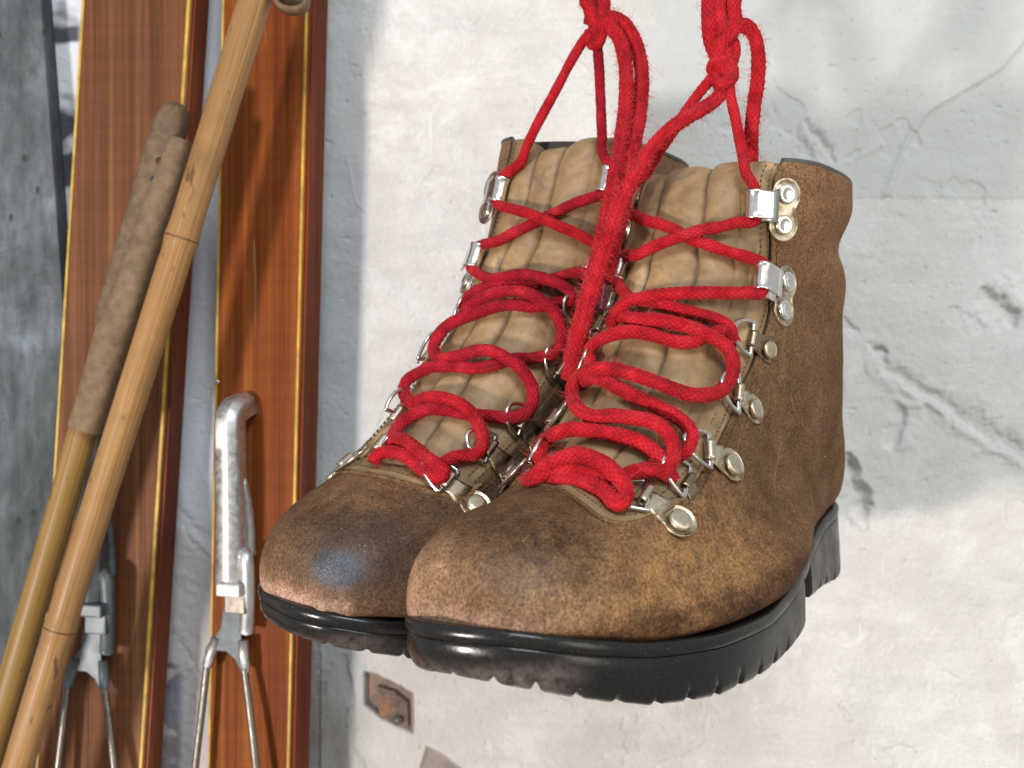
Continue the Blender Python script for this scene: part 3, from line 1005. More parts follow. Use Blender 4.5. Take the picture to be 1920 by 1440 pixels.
# ------------------------------------------------------------------ boot hardware
def frame_from(o, u, nrm):
    u = np.asarray(u, float); n = np.asarray(nrm, float)
    u = u - n * (u @ n) / (n @ n); u /= np.linalg.norm(u); n = n / np.linalg.norm(n)
    v = np.cross(n, u)
    Mx = Matrix.Identity(4)
    for i in range(3):
        Mx[i][0], Mx[i][1], Mx[i][2], Mx[i][3] = u[i], v[i], n[i], o[i]
    return Mx


def sheet(path, width, thick, flare=None, seg=10):
    """strip of sheet metal swept along a path in the u-n plane (mm); width along v"""
    P = np.array(path, float)
    d = np.gradient(P, axis=0); d /= np.linalg.norm(d, axis=1)[:, None]
    nn = np.stack([-d[:, 1], d[:, 0]], 1)
    w = width if np.ndim(width) else np.full(len(P), width)
    vs = np.linspace(-1, 1, seg)
    fl = (flare if flare is not None else (lambda v, i: 0 * v))
    out, inn = [], []
    for i in range(len(P)):
        f = fl(vs, i)
        q = P[i][None] + nn[i][None] * f[:, None]
        q2 = q - nn[i][None] * thick
        out.append(np.stack([q[:, 0], vs * w[i] / 2, q[:, 1]], 1)); inn.append(np.stack([q2[:, 0], vs * w[i] / 2, q2[:, 1]], 1))
    out, inn = np.array(out), np.array(inn)
    n = len(P)
    V = np.vstack([out.reshape(-1, 3), inn.reshape(-1, 3)])
    F = [tuple(f) for f in grid_faces(n, seg)] + [tuple(f) for f in grid_faces(n, seg, flip=True, base=n * seg)]
    o2 = n * seg
    for i in range(n - 1):
        F.append((i * seg, i * seg + o2, (i + 1) * seg + o2, (i + 1) * seg))
        F.append((i * seg + seg - 1, (i + 1) * seg + seg - 1, (i + 1) * seg + seg - 1 + o2, i * seg + seg - 1 + o2))
    for j in range(seg - 1):
        F.append((j, j + 1, j + 1 + o2, j + o2))
        F.append(((n - 1) * seg + j, (n - 1) * seg + j + o2, (n - 1) * seg + j + 1 + o2, (n - 1) * seg + j + 1))
    return V, F


def disc_plate(outl, thick, rim=.5):
    """flat plate with a raised rolled rim from a closed outline in u-v (mm)"""
    o = np.array(outl, float); c = o.mean(0); n = len(o)
    rows = []
    for k, z in ((1.0, 0), (1.0, thick + rim * .6), (.965, thick + rim), (.92, thick + rim * .9), (.87, thick + .1), (.5, thick + .05)):
        q = c + (o - c) * k
        rows.append(np.stack([q[:, 0], q[:, 1], np.full(n, z)], 1))
    V = np.array(rows).reshape(-1, 3)
    F = [tuple(f) for f in grid_faces(len(rows), n, False, True)]
    V = np.vstack([V, [[c[0], c[1], thick + .05]]])
    b0 = (len(rows) - 1) * n
    for i in range(n): F.append((b0 + i, b0 + (i + 1) % n, len(V) - 1))
    return V, F


def lathe(prof, seg=24, c=(0, 0)):
    P = np.array(prof, float); a = np.arange(seg) / seg * 2 * np.pi
    V = np.stack([c[0] + P[:, 0][:, None] * np.cos(a), c[1] + P[:, 0][:, None] * np.sin(a), np.repeat(P[:, 1][:, None], seg, 1)], -1).reshape(-1, 3)
    F = [tuple(f) for f in grid_faces(len(P), seg, False, True)]
    F.append(tuple((len(P) - 1) * seg + np.arange(seg)))
    return V, F


def mm_mesh(name, V, F, Mx=None):
    me = mesh_from(name, np.asarray(V) / 1000, F)
    recalc(me)
    return me


RIVET = [(4.9, .7), (4.9, 1.4), (4.6, 1.9), (4.0, 2.15), (3.3, 2.2), (2.6, 2.0), (1.6, 1.75), (.6, 1.7)]
RIVET_S = [(r * .92, z) for r, z in RIVET]
rivet_me = mm_mesh("rivet", *lathe(RIVET))
rivet_small = mm_mesh("rivet_small", *lathe([(4.5, .5), (4.5, 1.3), (4.2, 1.75), (3.4, 2.05), (2.2, 2.15), (.4, 2.15)]))
wash_me = mm_mesh("washer", *lathe([(6.7, 0), (6.9, .5), (6.6, .95), (6.0, .9), (5.4, .6), (3.0, .55)], 30))


def arc2(cx, cz, r, a0, a1, n):
    a = np.radians(np.linspace(a0, a1, n)); return [(cx + r * math.cos(x), cz + r * math.sin(x)) for x in a]


# lace hook: base strip, C-shaped barrel, top flap
_hp = [(12, .6), (7, .7), (3.5, .8)] + arc2(0, 4.2, 3.6, -80, -280, 22) + [(3.2, 7.7), (6.5, 7.4), (9.6, 6.9)]
hook_body = sheet(_hp, 12.0, .8, lambda v, i: np.where((i > 2) & (i < 25), -1, 0) * -.9 * np.abs(v) ** 6, 14)
hook_me = mm_mesh("hook_strip", *hook_body)


def eight(c0, r, sep, n=64):
    a = np.arange(n) / n * 2 * np.pi
    rad = []
    P = []
    for x in a:
        u, v = math.cos(x), math.sin(x)
        # union outline of two discs with soft waist
        best = 0
        for sgn in (1, -1):
            cv = sgn * sep
            bb = v * cv; disc = bb * bb - (cv * cv - r * r)
            if disc > 0: best = max(best, bb + math.sqrt(disc))
        best = max(best, r * .72 / max(abs(u), .001) if abs(u) > .72 else 0)
        P.append((c0 + u * best, v * best))
    P = np.array(P)
    for _ in range(2): P = (P * 2 + np.roll(P, 1, 0) + np.roll(P, -1, 0)) / 4
    return P


plate8 = mm_mesh("hook_plate", *disc_plate(eight(17.0, 7.3, 6.6), .55, .5))

# ring bracket: plate, neck and barrel curled round the ring's bar
_bp = [(9.5, .6), (6, .8), (3.2, 1.3)] + arc2(0, 2.6, 2.2, -50, -300, 18)
bracket_me = mm_mesh("bracket_strip", *sheet(_bp, [12, 10, 8.6] + [8.4] * 18, .7, None, 8))


def drop_outline(c0, r, neck, n=44):
    a = np.linspace(-np.pi * .72, np.pi * .72, n)
    P = [(c0 + r * math.cos(x), r * math.sin(x)) for x in a] + [(neck, 4.6), (neck - 1, 0), (neck, -4.6)]
    return np.array(P)


drop_me = mm_mesh("bracket_plate", *disc_plate(drop_outline(15.0, 6.9, 8.2), .5, .45))


def ring_mesh(tilt, w=7.2, l=9.5, r=.85):
    """D ring: straight bar on v through the barrel, bow towards -u"""
    P = [(0, v) for v in np.linspace(-w, w, 8)]
    a = np.radians(np.linspace(90, 270, 30))
    P += [(l * math.cos(x) * 1.0, w * math.sin(x)) for x in a][1:-1]
    P = np.array(P)
    ca, sa = math.cos(tilt), math.sin(tilt)
    Q = np.stack([P[:, 0] * ca, P[:, 1], - P[:, 0] * sa], 1)
    Q = np.vstack([Q])
    Qc = cr(np.vstack([Q[-2:], Q, Q[:2]]), np.linspace(2, 2 + len(Q), 90, endpoint=False))
    # closed tube
    n = len(Qc); T = np.roll(Qc, -1, 0) - np.roll(Qc, 1, 0); T /= np.linalg.norm(T, axis=1)[:, None]
    pn = np.array([sa, 0, ca]); B = np.cross(T, pn); B /= np.linalg.norm(B, axis=1)[:, None]
    al = np.arange(10) / 10 * 2 * np.pi
    V = Qc[:, None] + r * (np.cos(al)[None, :, None] * B[:, None] + np.sin(al)[None, :, None] * pn)
    return mm_mesh("ring", V.reshape(-1, 3), grid_faces(n, 10, True, True))


ring_me = ring_mesh(0.0)
ring_me.materials.append(M['ring'])


def put(name, me, mat, parent, Mx):
    o = bpy.data.objects.new(name, me)
    scene.collection.objects.link(o)
    if len(me.materials) == 0: me.materials.append(mat)
    o.parent = parent
    o.matrix_local = Mx
    return o


def add_hook(b, root, key, tip, riv=None, side=1, scale=1.0):
    if isinstance(tip[0], str): t0, h0 = tip[1:]
    else: t0, h0 = b.hit(*tip)
    if riv is not None:
        t1, h1 = b.hit(*riv)
    else:
        t1, h1 = t0 + .15, h0 + side * .42
    p0 = b.P([t0], [h0], 1.2)[0]; p1 = b.P([t1], [h1], 1.2)[0]
    n = b.N([t0 * .75 + t1 * .25], [h0 * .75 + h1 * .25])[0]
    Fm = frame_from(p0, p1 - p0, n) @ Matrix.Scale(scale, 4)
    hk = put("lace_hook", hook_me, M['chrome'], root, Fm)
    n1 = b.N([t1], [h1])[0]
    if riv is None:
        Fp = Fm.copy()
    else:
        Fp = frame_from(b.P([t1], [h1], .9)[0], p1 - p0, n1) @ Matrix.Translation((-.017, 0, 0)) @ Matrix.Scale(scale, 4)
    Fr = Fm.inverted() @ Fp
    put("plate", plate8, M['plate'], hk, Fr)
    for sgn in (1, -1):
        put("rivet", rivet_me, M['chrome'], hk, Fr @ Matrix.Translation((.017, sgn * .0066, .0002)) @ Matrix.Scale(.9, 4))
    vup = Vector((Fm[0][1], Fm[1][1], Fm[2][1]))
    # which way along the barrel is up the shaft
    s_ = 1 if vup.z > 0 else -1
    HK[key] = lambda v, n_=4.2, F_=Fm, s2=s_: b.world(np.array(F_ @ Vector((0, s2 * v / 1000, n_ / 1000))))
    return hk


def add_ring(b, root, tip, end, riv=None, side=1, scale=1.0, h=0.7, he=7.0, dt=0.0, dth=.34, mat='plate', plate=True, rs=1.0):
    """tip: where the bracket's barrel sits; end: where the far side of the ring is seen, he mm over the body"""
    t0, h0 = b.hit(*tip)
    if riv is not None: t1, h1 = b.hit(*riv)
    else: t1, h1 = t0 + dt, h0 + side * dth
    p0 = b.P([t0], [h0], h)[0]; p1 = b.P([t1], [h1], h)[0]
    n = b.N([(t0 * .4 + t1 * .6)], [(h0 * .4 + h1 * .6)])[0]
    Fm = frame_from(p0, p1 - p0, n) @ Matrix.Scale(scale, 4)
    dark = mat != 'plate'
    br = put("ring_bracket", bracket_dark if dark else bracket_me, M[mat], root, Fm)
    if plate:
        put("plate", drop_dark if dark else drop_me, M[mat], br, Matrix.Identity(4))
        put("rivet", rivet_small, M['plate'], br, Matrix.Translation((.0152, 0, .0004)))
    # ring: from the barrel towards its far end
    c = np.array(Fm @ Vector((0, 0, .0024)))
    te, he_ = b.hit(*end)
    e = b.P([te], [he_], he)[0]
    d = e - c
    F3 = np.array(Fm.to_3x3()) / scale
    vax = F3[:, 1]
    u = -d / np.linalg.norm(d)
    vv = vax - u * (vax @ u); vv /= np.linalg.norm(vv)
    nn_ = np.cross(u, vv)
    Rm = Matrix.Identity(4)
    for i in range(3):
        Rm[i][0], Rm[i][1], Rm[i][2], Rm[i][3] = u[i], vv[i], nn_[i], c[i]
    L = np.linalg.norm(d) * 1000
    L = min(max(L, 8.5), 14.0)
    Rm = Rm @ Matrix.Diagonal((L / 9.5, rs, 1, 1))
    put("ring", ring_me, M['ring'], br, Fm.inverted() @ Rm)
    return br


HK = {}
bracket_me.materials.append(M['plate']); drop_me.materials.append(M['plate'])
bracket_dark = bracket_me.copy(); bracket_dark.materials.clear(); bracket_dark.materials.append(M['dark_metal'])
drop_dark = drop_me.copy(); drop_dark.materials.clear(); drop_dark.materials.append(M['dark_metal'])

GROUP = None
roots = {}
for who, b in (('near', near), ('far', far)):
    root = empty("hiking_boot", b.mat()); roots[who] = root
    if who == 'near':
        tag(root, "brown suede boot in front, double-riveted hooks and black lugged sole fully in view", "boot", "pair of hiking boots hanging by red laces")
        # gap edges (angle from the instep line) at stations
        lat = ([5.02, 5.06, 5.14, 5.4, 5.84, 6.9, 7.5, 8.8, 10, 12, 13.3, 14.2, 14.8, 15.6, 17], [.60, .65, .71, .76, .80, .92, .96, 1.0, 1.03, 1.03, 1.01, .93, .86, .82, .80])
        med = ([5.02, 5.10, 5.3, 5.57, 5.8, 6.03, 6.2, 6.32, 6.5, 7.2, 8, 10, 12, 14, 17], [.60, .50, .34, .19, 0, -.21, -.38, -.52, -.60, -.66, -.66, -.62, -.64, -.78, -.90])
        ribs = (-1.3, -.78, -.36, .22, .60, 1.3)
    else:
        tag(root, "boot behind on the left, with a darker shiny toe cap and puckered toe seam", "boot", "pair of hiking boots hanging by red laces")
        lat = ([5.33, 5.38, 5.5, 5.66, 5.9, 6.4, 7, 8, 10, 12, 14, 17], [.05, .22, .42, .58, .62, .64, .64, .62, .58, .54, .50, .50])
        med = ([5.33, 5.37, 5.45, 5.6, 5.75, 6.0, 6.25, 7, 8, 9.4, 12, 14, 17], [.05, -.05, -.22, -.40, -.54, -.70, -.82, -.86, -.92, -.95, -.96, -.96, -.96])
        ribs = (-1.3, -.62, -.1, .30, .7, 1.3)
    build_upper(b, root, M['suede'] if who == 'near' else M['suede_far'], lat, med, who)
    build_tongue(b, root, lat, med, who, ribs)
    build_facing(b, root, lat, med, who)
    build_sole(b, root, who)
    build_lining(b, root)
    build_piping(b, root, lat, med)

R_ = roots['near']
D_ = 'dark_metal'
add_hook(near, R_, 'n_rt', (1408, 386), (1471, 394))
add_hook(near, R_, 'n_rl', (1413, 527), (1470, 556))
add_hook(near, R_, 'n_lt', (1196, 377), None, -1)
add_hook(near, R_, 'n_ll', (1178, 515), None, -1)
add_ring(near, R_, (1404, 636), (1357, 624), (1443, 660), scale=.82, mat=D_)
add_ring(near, R_, (1377, 742), (1333, 728), (1416, 770), scale=.92, rs=1.15)
add_ring(near, R_, (1322, 850), (1267, 838), (1366, 868))
add_ring(near, R_, (1283, 903), (1234, 880), scale=.9, mat=D_, h=-1.0, plate=False)
add_ring(near, R_, (1208, 935), (1139, 932), (1254, 966), he=3.5)
add_ring(near, R_, (1132, 612), (1182, 590), None, -1, mat=D_)
add_ring(near, R_, (1098, 700), (1122, 672), None, -1, mat=D_)
add_ring(near, R_, (1045, 788), (1092, 762), None, -1, mat=D_, plate=False)
add_ring(near, R_, (1010, 872), (1036, 845), None, -1, mat=D_)
add_ring(near, R_, (968, 900), (998, 890), None, -1, mat=D_, plate=False)
R_ = roots['far']
add_hook(far, R_, 'f_lt', (952, 362), None, 1)
add_hook(far, R_, 'f_ll', (907, 490), None, 1)
add_hook(far, R_, 'f_rt', (1132, 342), None, -1)
add_hook(far, R_, 'f_rl', (1106, 486), None, -1)
add_ring(far, R_, (1074, 590), (1053, 562), None, -1, mat=D_)
add_ring(far, R_, (1046, 692), (1018, 662), None, -1, mat=D_)
add_ring(far, R_, (976, 795), (946, 778), None, -1, mat=D_)
add_ring(far, R_, (912, 846), (872, 828), (945, 876), -1, mat=D_)
add_ring(far, R_, (836, 908), (799, 882), (882, 938), -1)
add_ring(far, R_, (868, 590), (887, 567), None, 1, scale=.9, plate=False)
add_ring(far, R_, (804, 678), (834, 640), None, 1, scale=.95, plate=False)
add_ring(far, R_, (752, 785), (776, 748), None, 1, plate=False)
add_ring(far, R_, (722, 838), (747, 828), None, 1, plate=False)
add_ring(far, R_, (655, 874), (697, 863), None, 1)

# ------------------------------------------------------------------ laces
def ray(px, py):
    return np.array([(px - 960) / FPX, 1.0, (720 - py) / FPX])


def over(b, px, py, h):
    """point seen at (px, py), h mm above the body"""
    t, th = b.hit(px, py)
    p0 = b.world(b.P([t], [th])[0]); n = b.R @ b.N([t], [th])[0]
    r = ray(px, py); rl = np.linalg.norm(r)
    c = (n @ r) / rl
    if c > -.38: c = -.38
    y0 = p0[1]
    return r * (y0 + (h / 1000) / c / rl)


def braid(d, a):
    k = 4
    return 1 + .09 * (np.abs(np.sin(d * 1100 + a * k) * np.sin(d * 1100 - a * k))) - .03


def lace_path(b, pts):
    out = []
    for p in pts:
        if isinstance(p[0], str): out.append(HK[p[0]](p[1]))
        elif p[2] == 'y':
            y = p[3]
            y = .495 + (y - .495) * .35 if b is near else .5 + (y - .5) * .52
            out.append(ray(p[0], p[1]) * y)
        else:
            h = p[2]
            if h > 3.8: h = 3.8 + (h - 3.8) * .72
            out.append(over(b, p[0], p[1], h))
    return np.array(out)


def make_lace(name, strands, mat_new, mat_old, lab, cat, fuzz_w):
    """strands: (boot, points, radius mm or list, old?, fuzz density)"""
    allV, allF, allUV = [], [], []
    hair = []
    mats = []
    for b, pts, r, old, fz in strands:
        P = lace_path(b, pts)
        r = np.atleast_1d(np.asarray(r, float))
        rr = np.interp(np.linspace(0, 1, len(P)), np.linspace(0, 1, len(r)) if len(r) > 1 else [0], r) / 1000
        Q, R = resample(P, .00055, rr)
        # slight unevenness
        w = vnoise(Q * 1000, 1 / 9., 5, 2)
        R = R * (1 + .07 * w + .05 * vnoise(Q * 1000, 1 / 3.5, 15, 1))
        Q = Q + np.stack([vnoise(Q * 1000, 1 / 14., 6 + c, 2) for c in range(3)], 1) * .0004
        v, f, uv = tube(Q, R, 16, True, braid, base=len(allV))
        allV.extend(v); allF.extend(f); allUV.extend(uv); mats.extend([1 if old else 0] * len(f))
        nh = int(len(Q) * fz * 1.5)
        if nh:
            T, N, B = frames(Q)
            idx = RNG.integers(2, len(Q) - 2, nh)
            for i in idx:
                a = RNG.uniform(0, 2 * np.pi)
                d = N[i] * math.cos(a) + B[i] * math.sin(a)
                L = RNG.choice([.0013, .0024, .0045], p=[.5, .33, .17]) * RNG.uniform(.6, 1.4)
                t2 = T[i] * RNG.uniform(-1.2, 1.2)
                p0 = Q[i] + d * R[i] * .9
                p1 = p0 + (d + t2 * .5) * L * .5
                p2 = p1 + (d * RNG.uniform(.0, 1) + t2 + RNG.normal(0, .5, 3)) * L * .6
                hair.append((p0, p1, p2))
    me = mesh_from(name, allV, allF, uv=allUV)
    me.materials.append(mat_new); me.materials.append(mat_old)
    me.polygons.foreach_set("material_index", mats)
    o = link(name, me)
    tag(o, lab, cat, "red bootlaces")
    V, F = [], []
    for h in hair:
        k = len(V)
        d = h[2] - h[0]; s_ = np.cross(d, (0, 1, 0)); s_ /= np.linalg.norm(s_) + 1e-9; q = np.cross(s_, d); q /= np.linalg.norm(q) + 1e-9
        w = fuzz_w
        for p, ww in ((h[0], w), (h[1], w * .8), (h[2], w * .3)):
            for a in (0, 2.1, 4.2):
                V.append(p + (s_ * math.cos(a) + q * math.sin(a)) * ww)
        for j in (0, 3):
            for a in range(3):
                c = (a + 1) % 3
                F.append((k + j + a, k + j + c, k + j + 3 + c, k + j + 3 + a))
    fo = link("fuzz", mesh_from("fuzz", V, F), M['fuzz'], o)
    tag(fo, kind="stuff")
    return o


G, Hh = 5.0, 9.2      # lace centre over the tongue; crossing above another lace
n_, f_ = near, far
NR, FR = 2.85, 2.55
near_strands = [
    # lowest bars over the vamp lip
    (n_, [(984, 904, -3), (1002, 896, 3), (1035, 882, 5), (1074, 878, 5), (1120, 888, 5), (1155, 897, 5), (1185, 886, 6), (1222, 881, 6), (1246, 886, 5), (1262, 896, 2)], NR * 1.02, 0, .5),
    (n_, [(1006, 898, -3), (1040, 895, 1.5), (1075, 896, 2.5), (1112, 908, 3), (1138, 925, 4), (1152, 940, 5), (1166, 940, 7), (1174, 922, 9), (1163, 898, 10.5), (1138, 874, 11.5), (1107, 857, 11), (1075, 853, 10.5), (1042, 864, 9.5), (1016, 880, 6), (998, 896, 3), (988, 902, -3)], NR * 1.08, 0, .6),
    # long strand: outer ring D - left ring - back over
    (n_, [(1240, 893, 3), (1252, 880, 6), (1262, 856, 7.5), (1260, 828, 8.5), (1244, 803, 9.5), (1215, 788, 9), (1180, 782, 8), (1150, 779, 8), (1118, 782, 8), (1098, 777, 7), (1082, 764, 6.5), (1073, 745, 6.5), (1074, 722, 7), (1090, 702, 8), (1115, 692, 9), (1150, 692, 9.5), (1192, 703, 10), (1230, 716, 10), (1262, 729, 9.5), (1295, 739, 8.5), (1325, 740, 7), (1350, 733, 6), (1366, 716, 6.5), (1375, 694, 7), (1372, 668, 8), (1356, 646, 9), (1330, 630, 9.5), (1300, 615, 9), (1268, 606, 8), (1236, 601, 7.5), (1200, 599, 6.5), (1175, 594, 5), (1160, 588, 3)], NR, 0, .8),
    (n_, [(1018, 872, 3), (1012, 852, 6), (1020, 828, 7), (1042, 812, 7), (1075, 805, 6.5), (1112, 808, 6), (1155, 815, 5.5), (1192, 826, 5.5), (1220, 841, 5.5), (1240, 862, 5), (1248, 884, 4)], NR * 1.05, 0, .8),
    (n_, [(1086, 722, 3), (1110, 706, 4), (1138, 715, 5), (1167, 730, 5), (1199, 747, 5.5), (1236, 763, 6), (1267, 781, 6.5), (1288, 800, 7), (1296, 820, 7), (1290, 840, 6.5), (1276, 852, 5), (1262, 852, 3)], NR, 0, .8),
    (n_, [(1112, 690, 3), (1104, 668, 6), (1113, 646, 7), (1140, 630, 7), (1178, 622, 6.5), (1217, 626, 6), (1250, 636, 5.5), (1280, 643, 5.2), (1305, 640, 5.5), (1328, 629, 6), (1350, 622, 6), (1368, 630, 5), (1376, 642, 2)], NR * .95, 0, .5),
    (n_, [('n_rl', 2), ('n_rl', -6), (1398, 548, 6), (1364, 550, 5.5), (1310, 549, 6.5), (1255, 552, 8), (1215, 556, 9), (1184, 563, 9), (1162, 577, 7), (1150, 594, 5), (1146, 606, 2)], NR * .93, 0, .4),
    (n_, [('n_ll', 2), ('n_ll', -6), (1180, 556, 4.5), (1200, 562, 4.5), (1230, 567, 4.5), (1266, 577, 5), (1310, 588, 5.5), (1342, 599, 6), (1364, 611, 6.5), (1372, 626, 6.5), (1368, 640, 4)], NR * .88, 0, .4),
    # upper cross
    (n_, [('n_ll', -3), ('n_ll', 6), (1196, 477, 6), (1223, 463, 7), (1255, 451, 8.5), (1282, 441, 9.6), (1315, 432, 9.2), (1353, 425, 8), (1380, 417, 7), ('n_rt', -6.5), ('n_rt', 0), ('n_rt', 6.5), (1399, 325, 'y', .502), (1394, 300, 'y', .504), (1383, 245, 'y', .529), (1371, 190, 'y', .531), (1364, 150, 'y', .532), (1352, 128, 'y', .533)], [NR * .86] * 11 + [NR * .8] * 6, 0, .5),
    (n_, [('n_rl', -2), ('n_rl', 6.5), (1388, 479, 5.5), (1358, 469, 5.5), (1326, 458, 5.2), (1293, 447, 4.6), (1266, 432, 4.6), (1239, 420, 5), (1209, 412, 5.3), ('n_lt', -6.5), ('n_lt', 0), ('n_lt', 6.5), (1212, 322, 'y', .560), (1238, 280, 'y', .545), (1268, 238, 'y', .534), (1300, 190, 'y', .533), (1330, 152, 'y', .532), (1346, 140, 'y', .532)], [NR * .88] * 12 + [NR * .85] * 6, 0, .6),
    # bow loop on the right
    (n_, [(1352, 96, 'y', .530), (1362, 72, 'y', .526), (1378, 52, 'y', .523), (1398, 48, 'y', .523), (1414, 66, 'y', .526), (1421, 100, 'y', .530), (1420, 150, 'y', .535), (1413, 200, 'y', .540), (1408, 250, 'y', .545), (1408, 300, 'y', .553), (1410, 345, 'y', .560)], NR * 1.08, 0, 3.0),
    # knot and the strands going up out of the picture
    (n_, [(1338, 142, 'y', .531), (1346, 156, 'y', .527), (1362, 154, 'y', .525), (1372, 140, 'y', .527), (1366, 122, 'y', .526), (1348, 116, 'y', .525), (1338, 126, 'y', .528), (1342, 142, 'y', .533)], NR * 1.05, 0, 2.0),
    (n_, [(1366, 146, 'y', .532), (1352, 128, 'y', .527), (1346, 108, 'y', .526), (1352, 84, 'y', .525), (1370, 62, 'y', .524), (1378, 40, 'y', .527), (1376, 10, 'y', .530), (1379, -40, 'y', .533), (1380, -400, 'y', .536)], NR * 1.12, 0, 2.0),
    (n_, [(1360, 134, 'y', .533), (1344, 104, 'y', .532), (1332, 74, 'y', .531), (1328, 40, 'y', .530), (1328, 0, 'y', .532), (1331, -40, 'y', .534), (1350, -400, 'y', .536)], NR * 1.1, 0, 2.0),
    (n_, [(1364, 120, 'y', .530), (1358, 84, 'y', .529), (1352, 48, 'y', .528), (1349, 10, 'y', .529), (1353, -40, 'y', .531), (1366, -400, 'y', .534)], NR * 1.0, 0, 1.0),
    (n_, [(1350, 150, 'y', .534), (1366, 126, 'y', .534), (1376, 96, 'y', .534), (1370, 74, 'y', .533), (1356, 90, 'y', .533)], NR, 0, 1.0),
    # long end hanging between the boots
    (n_, [(1350, 130, 'y', .536), (1352, 168, 'y', .534), (1338, 190, 'y', .530), (1306, 210, 'y', .526), (1275, 228, 'y', .521), (1245, 252, 'y', .516), (1218, 284, 'y', .511), (1192, 325, 'y', .506), (1168, 372, 'y', .502), (1150, 420, 'y', .499), (1134, 470, 'y', .497), (1116, 525, 'y', .496), (1098, 585, 'y', .495), (1084, 640, 'y', .496), (1072, 690, 'y', .500), (1066, 712, 'y', .503)], [NR * 1.1] * 7 + [NR * 1.2] * 9, 0, 3.0),
]
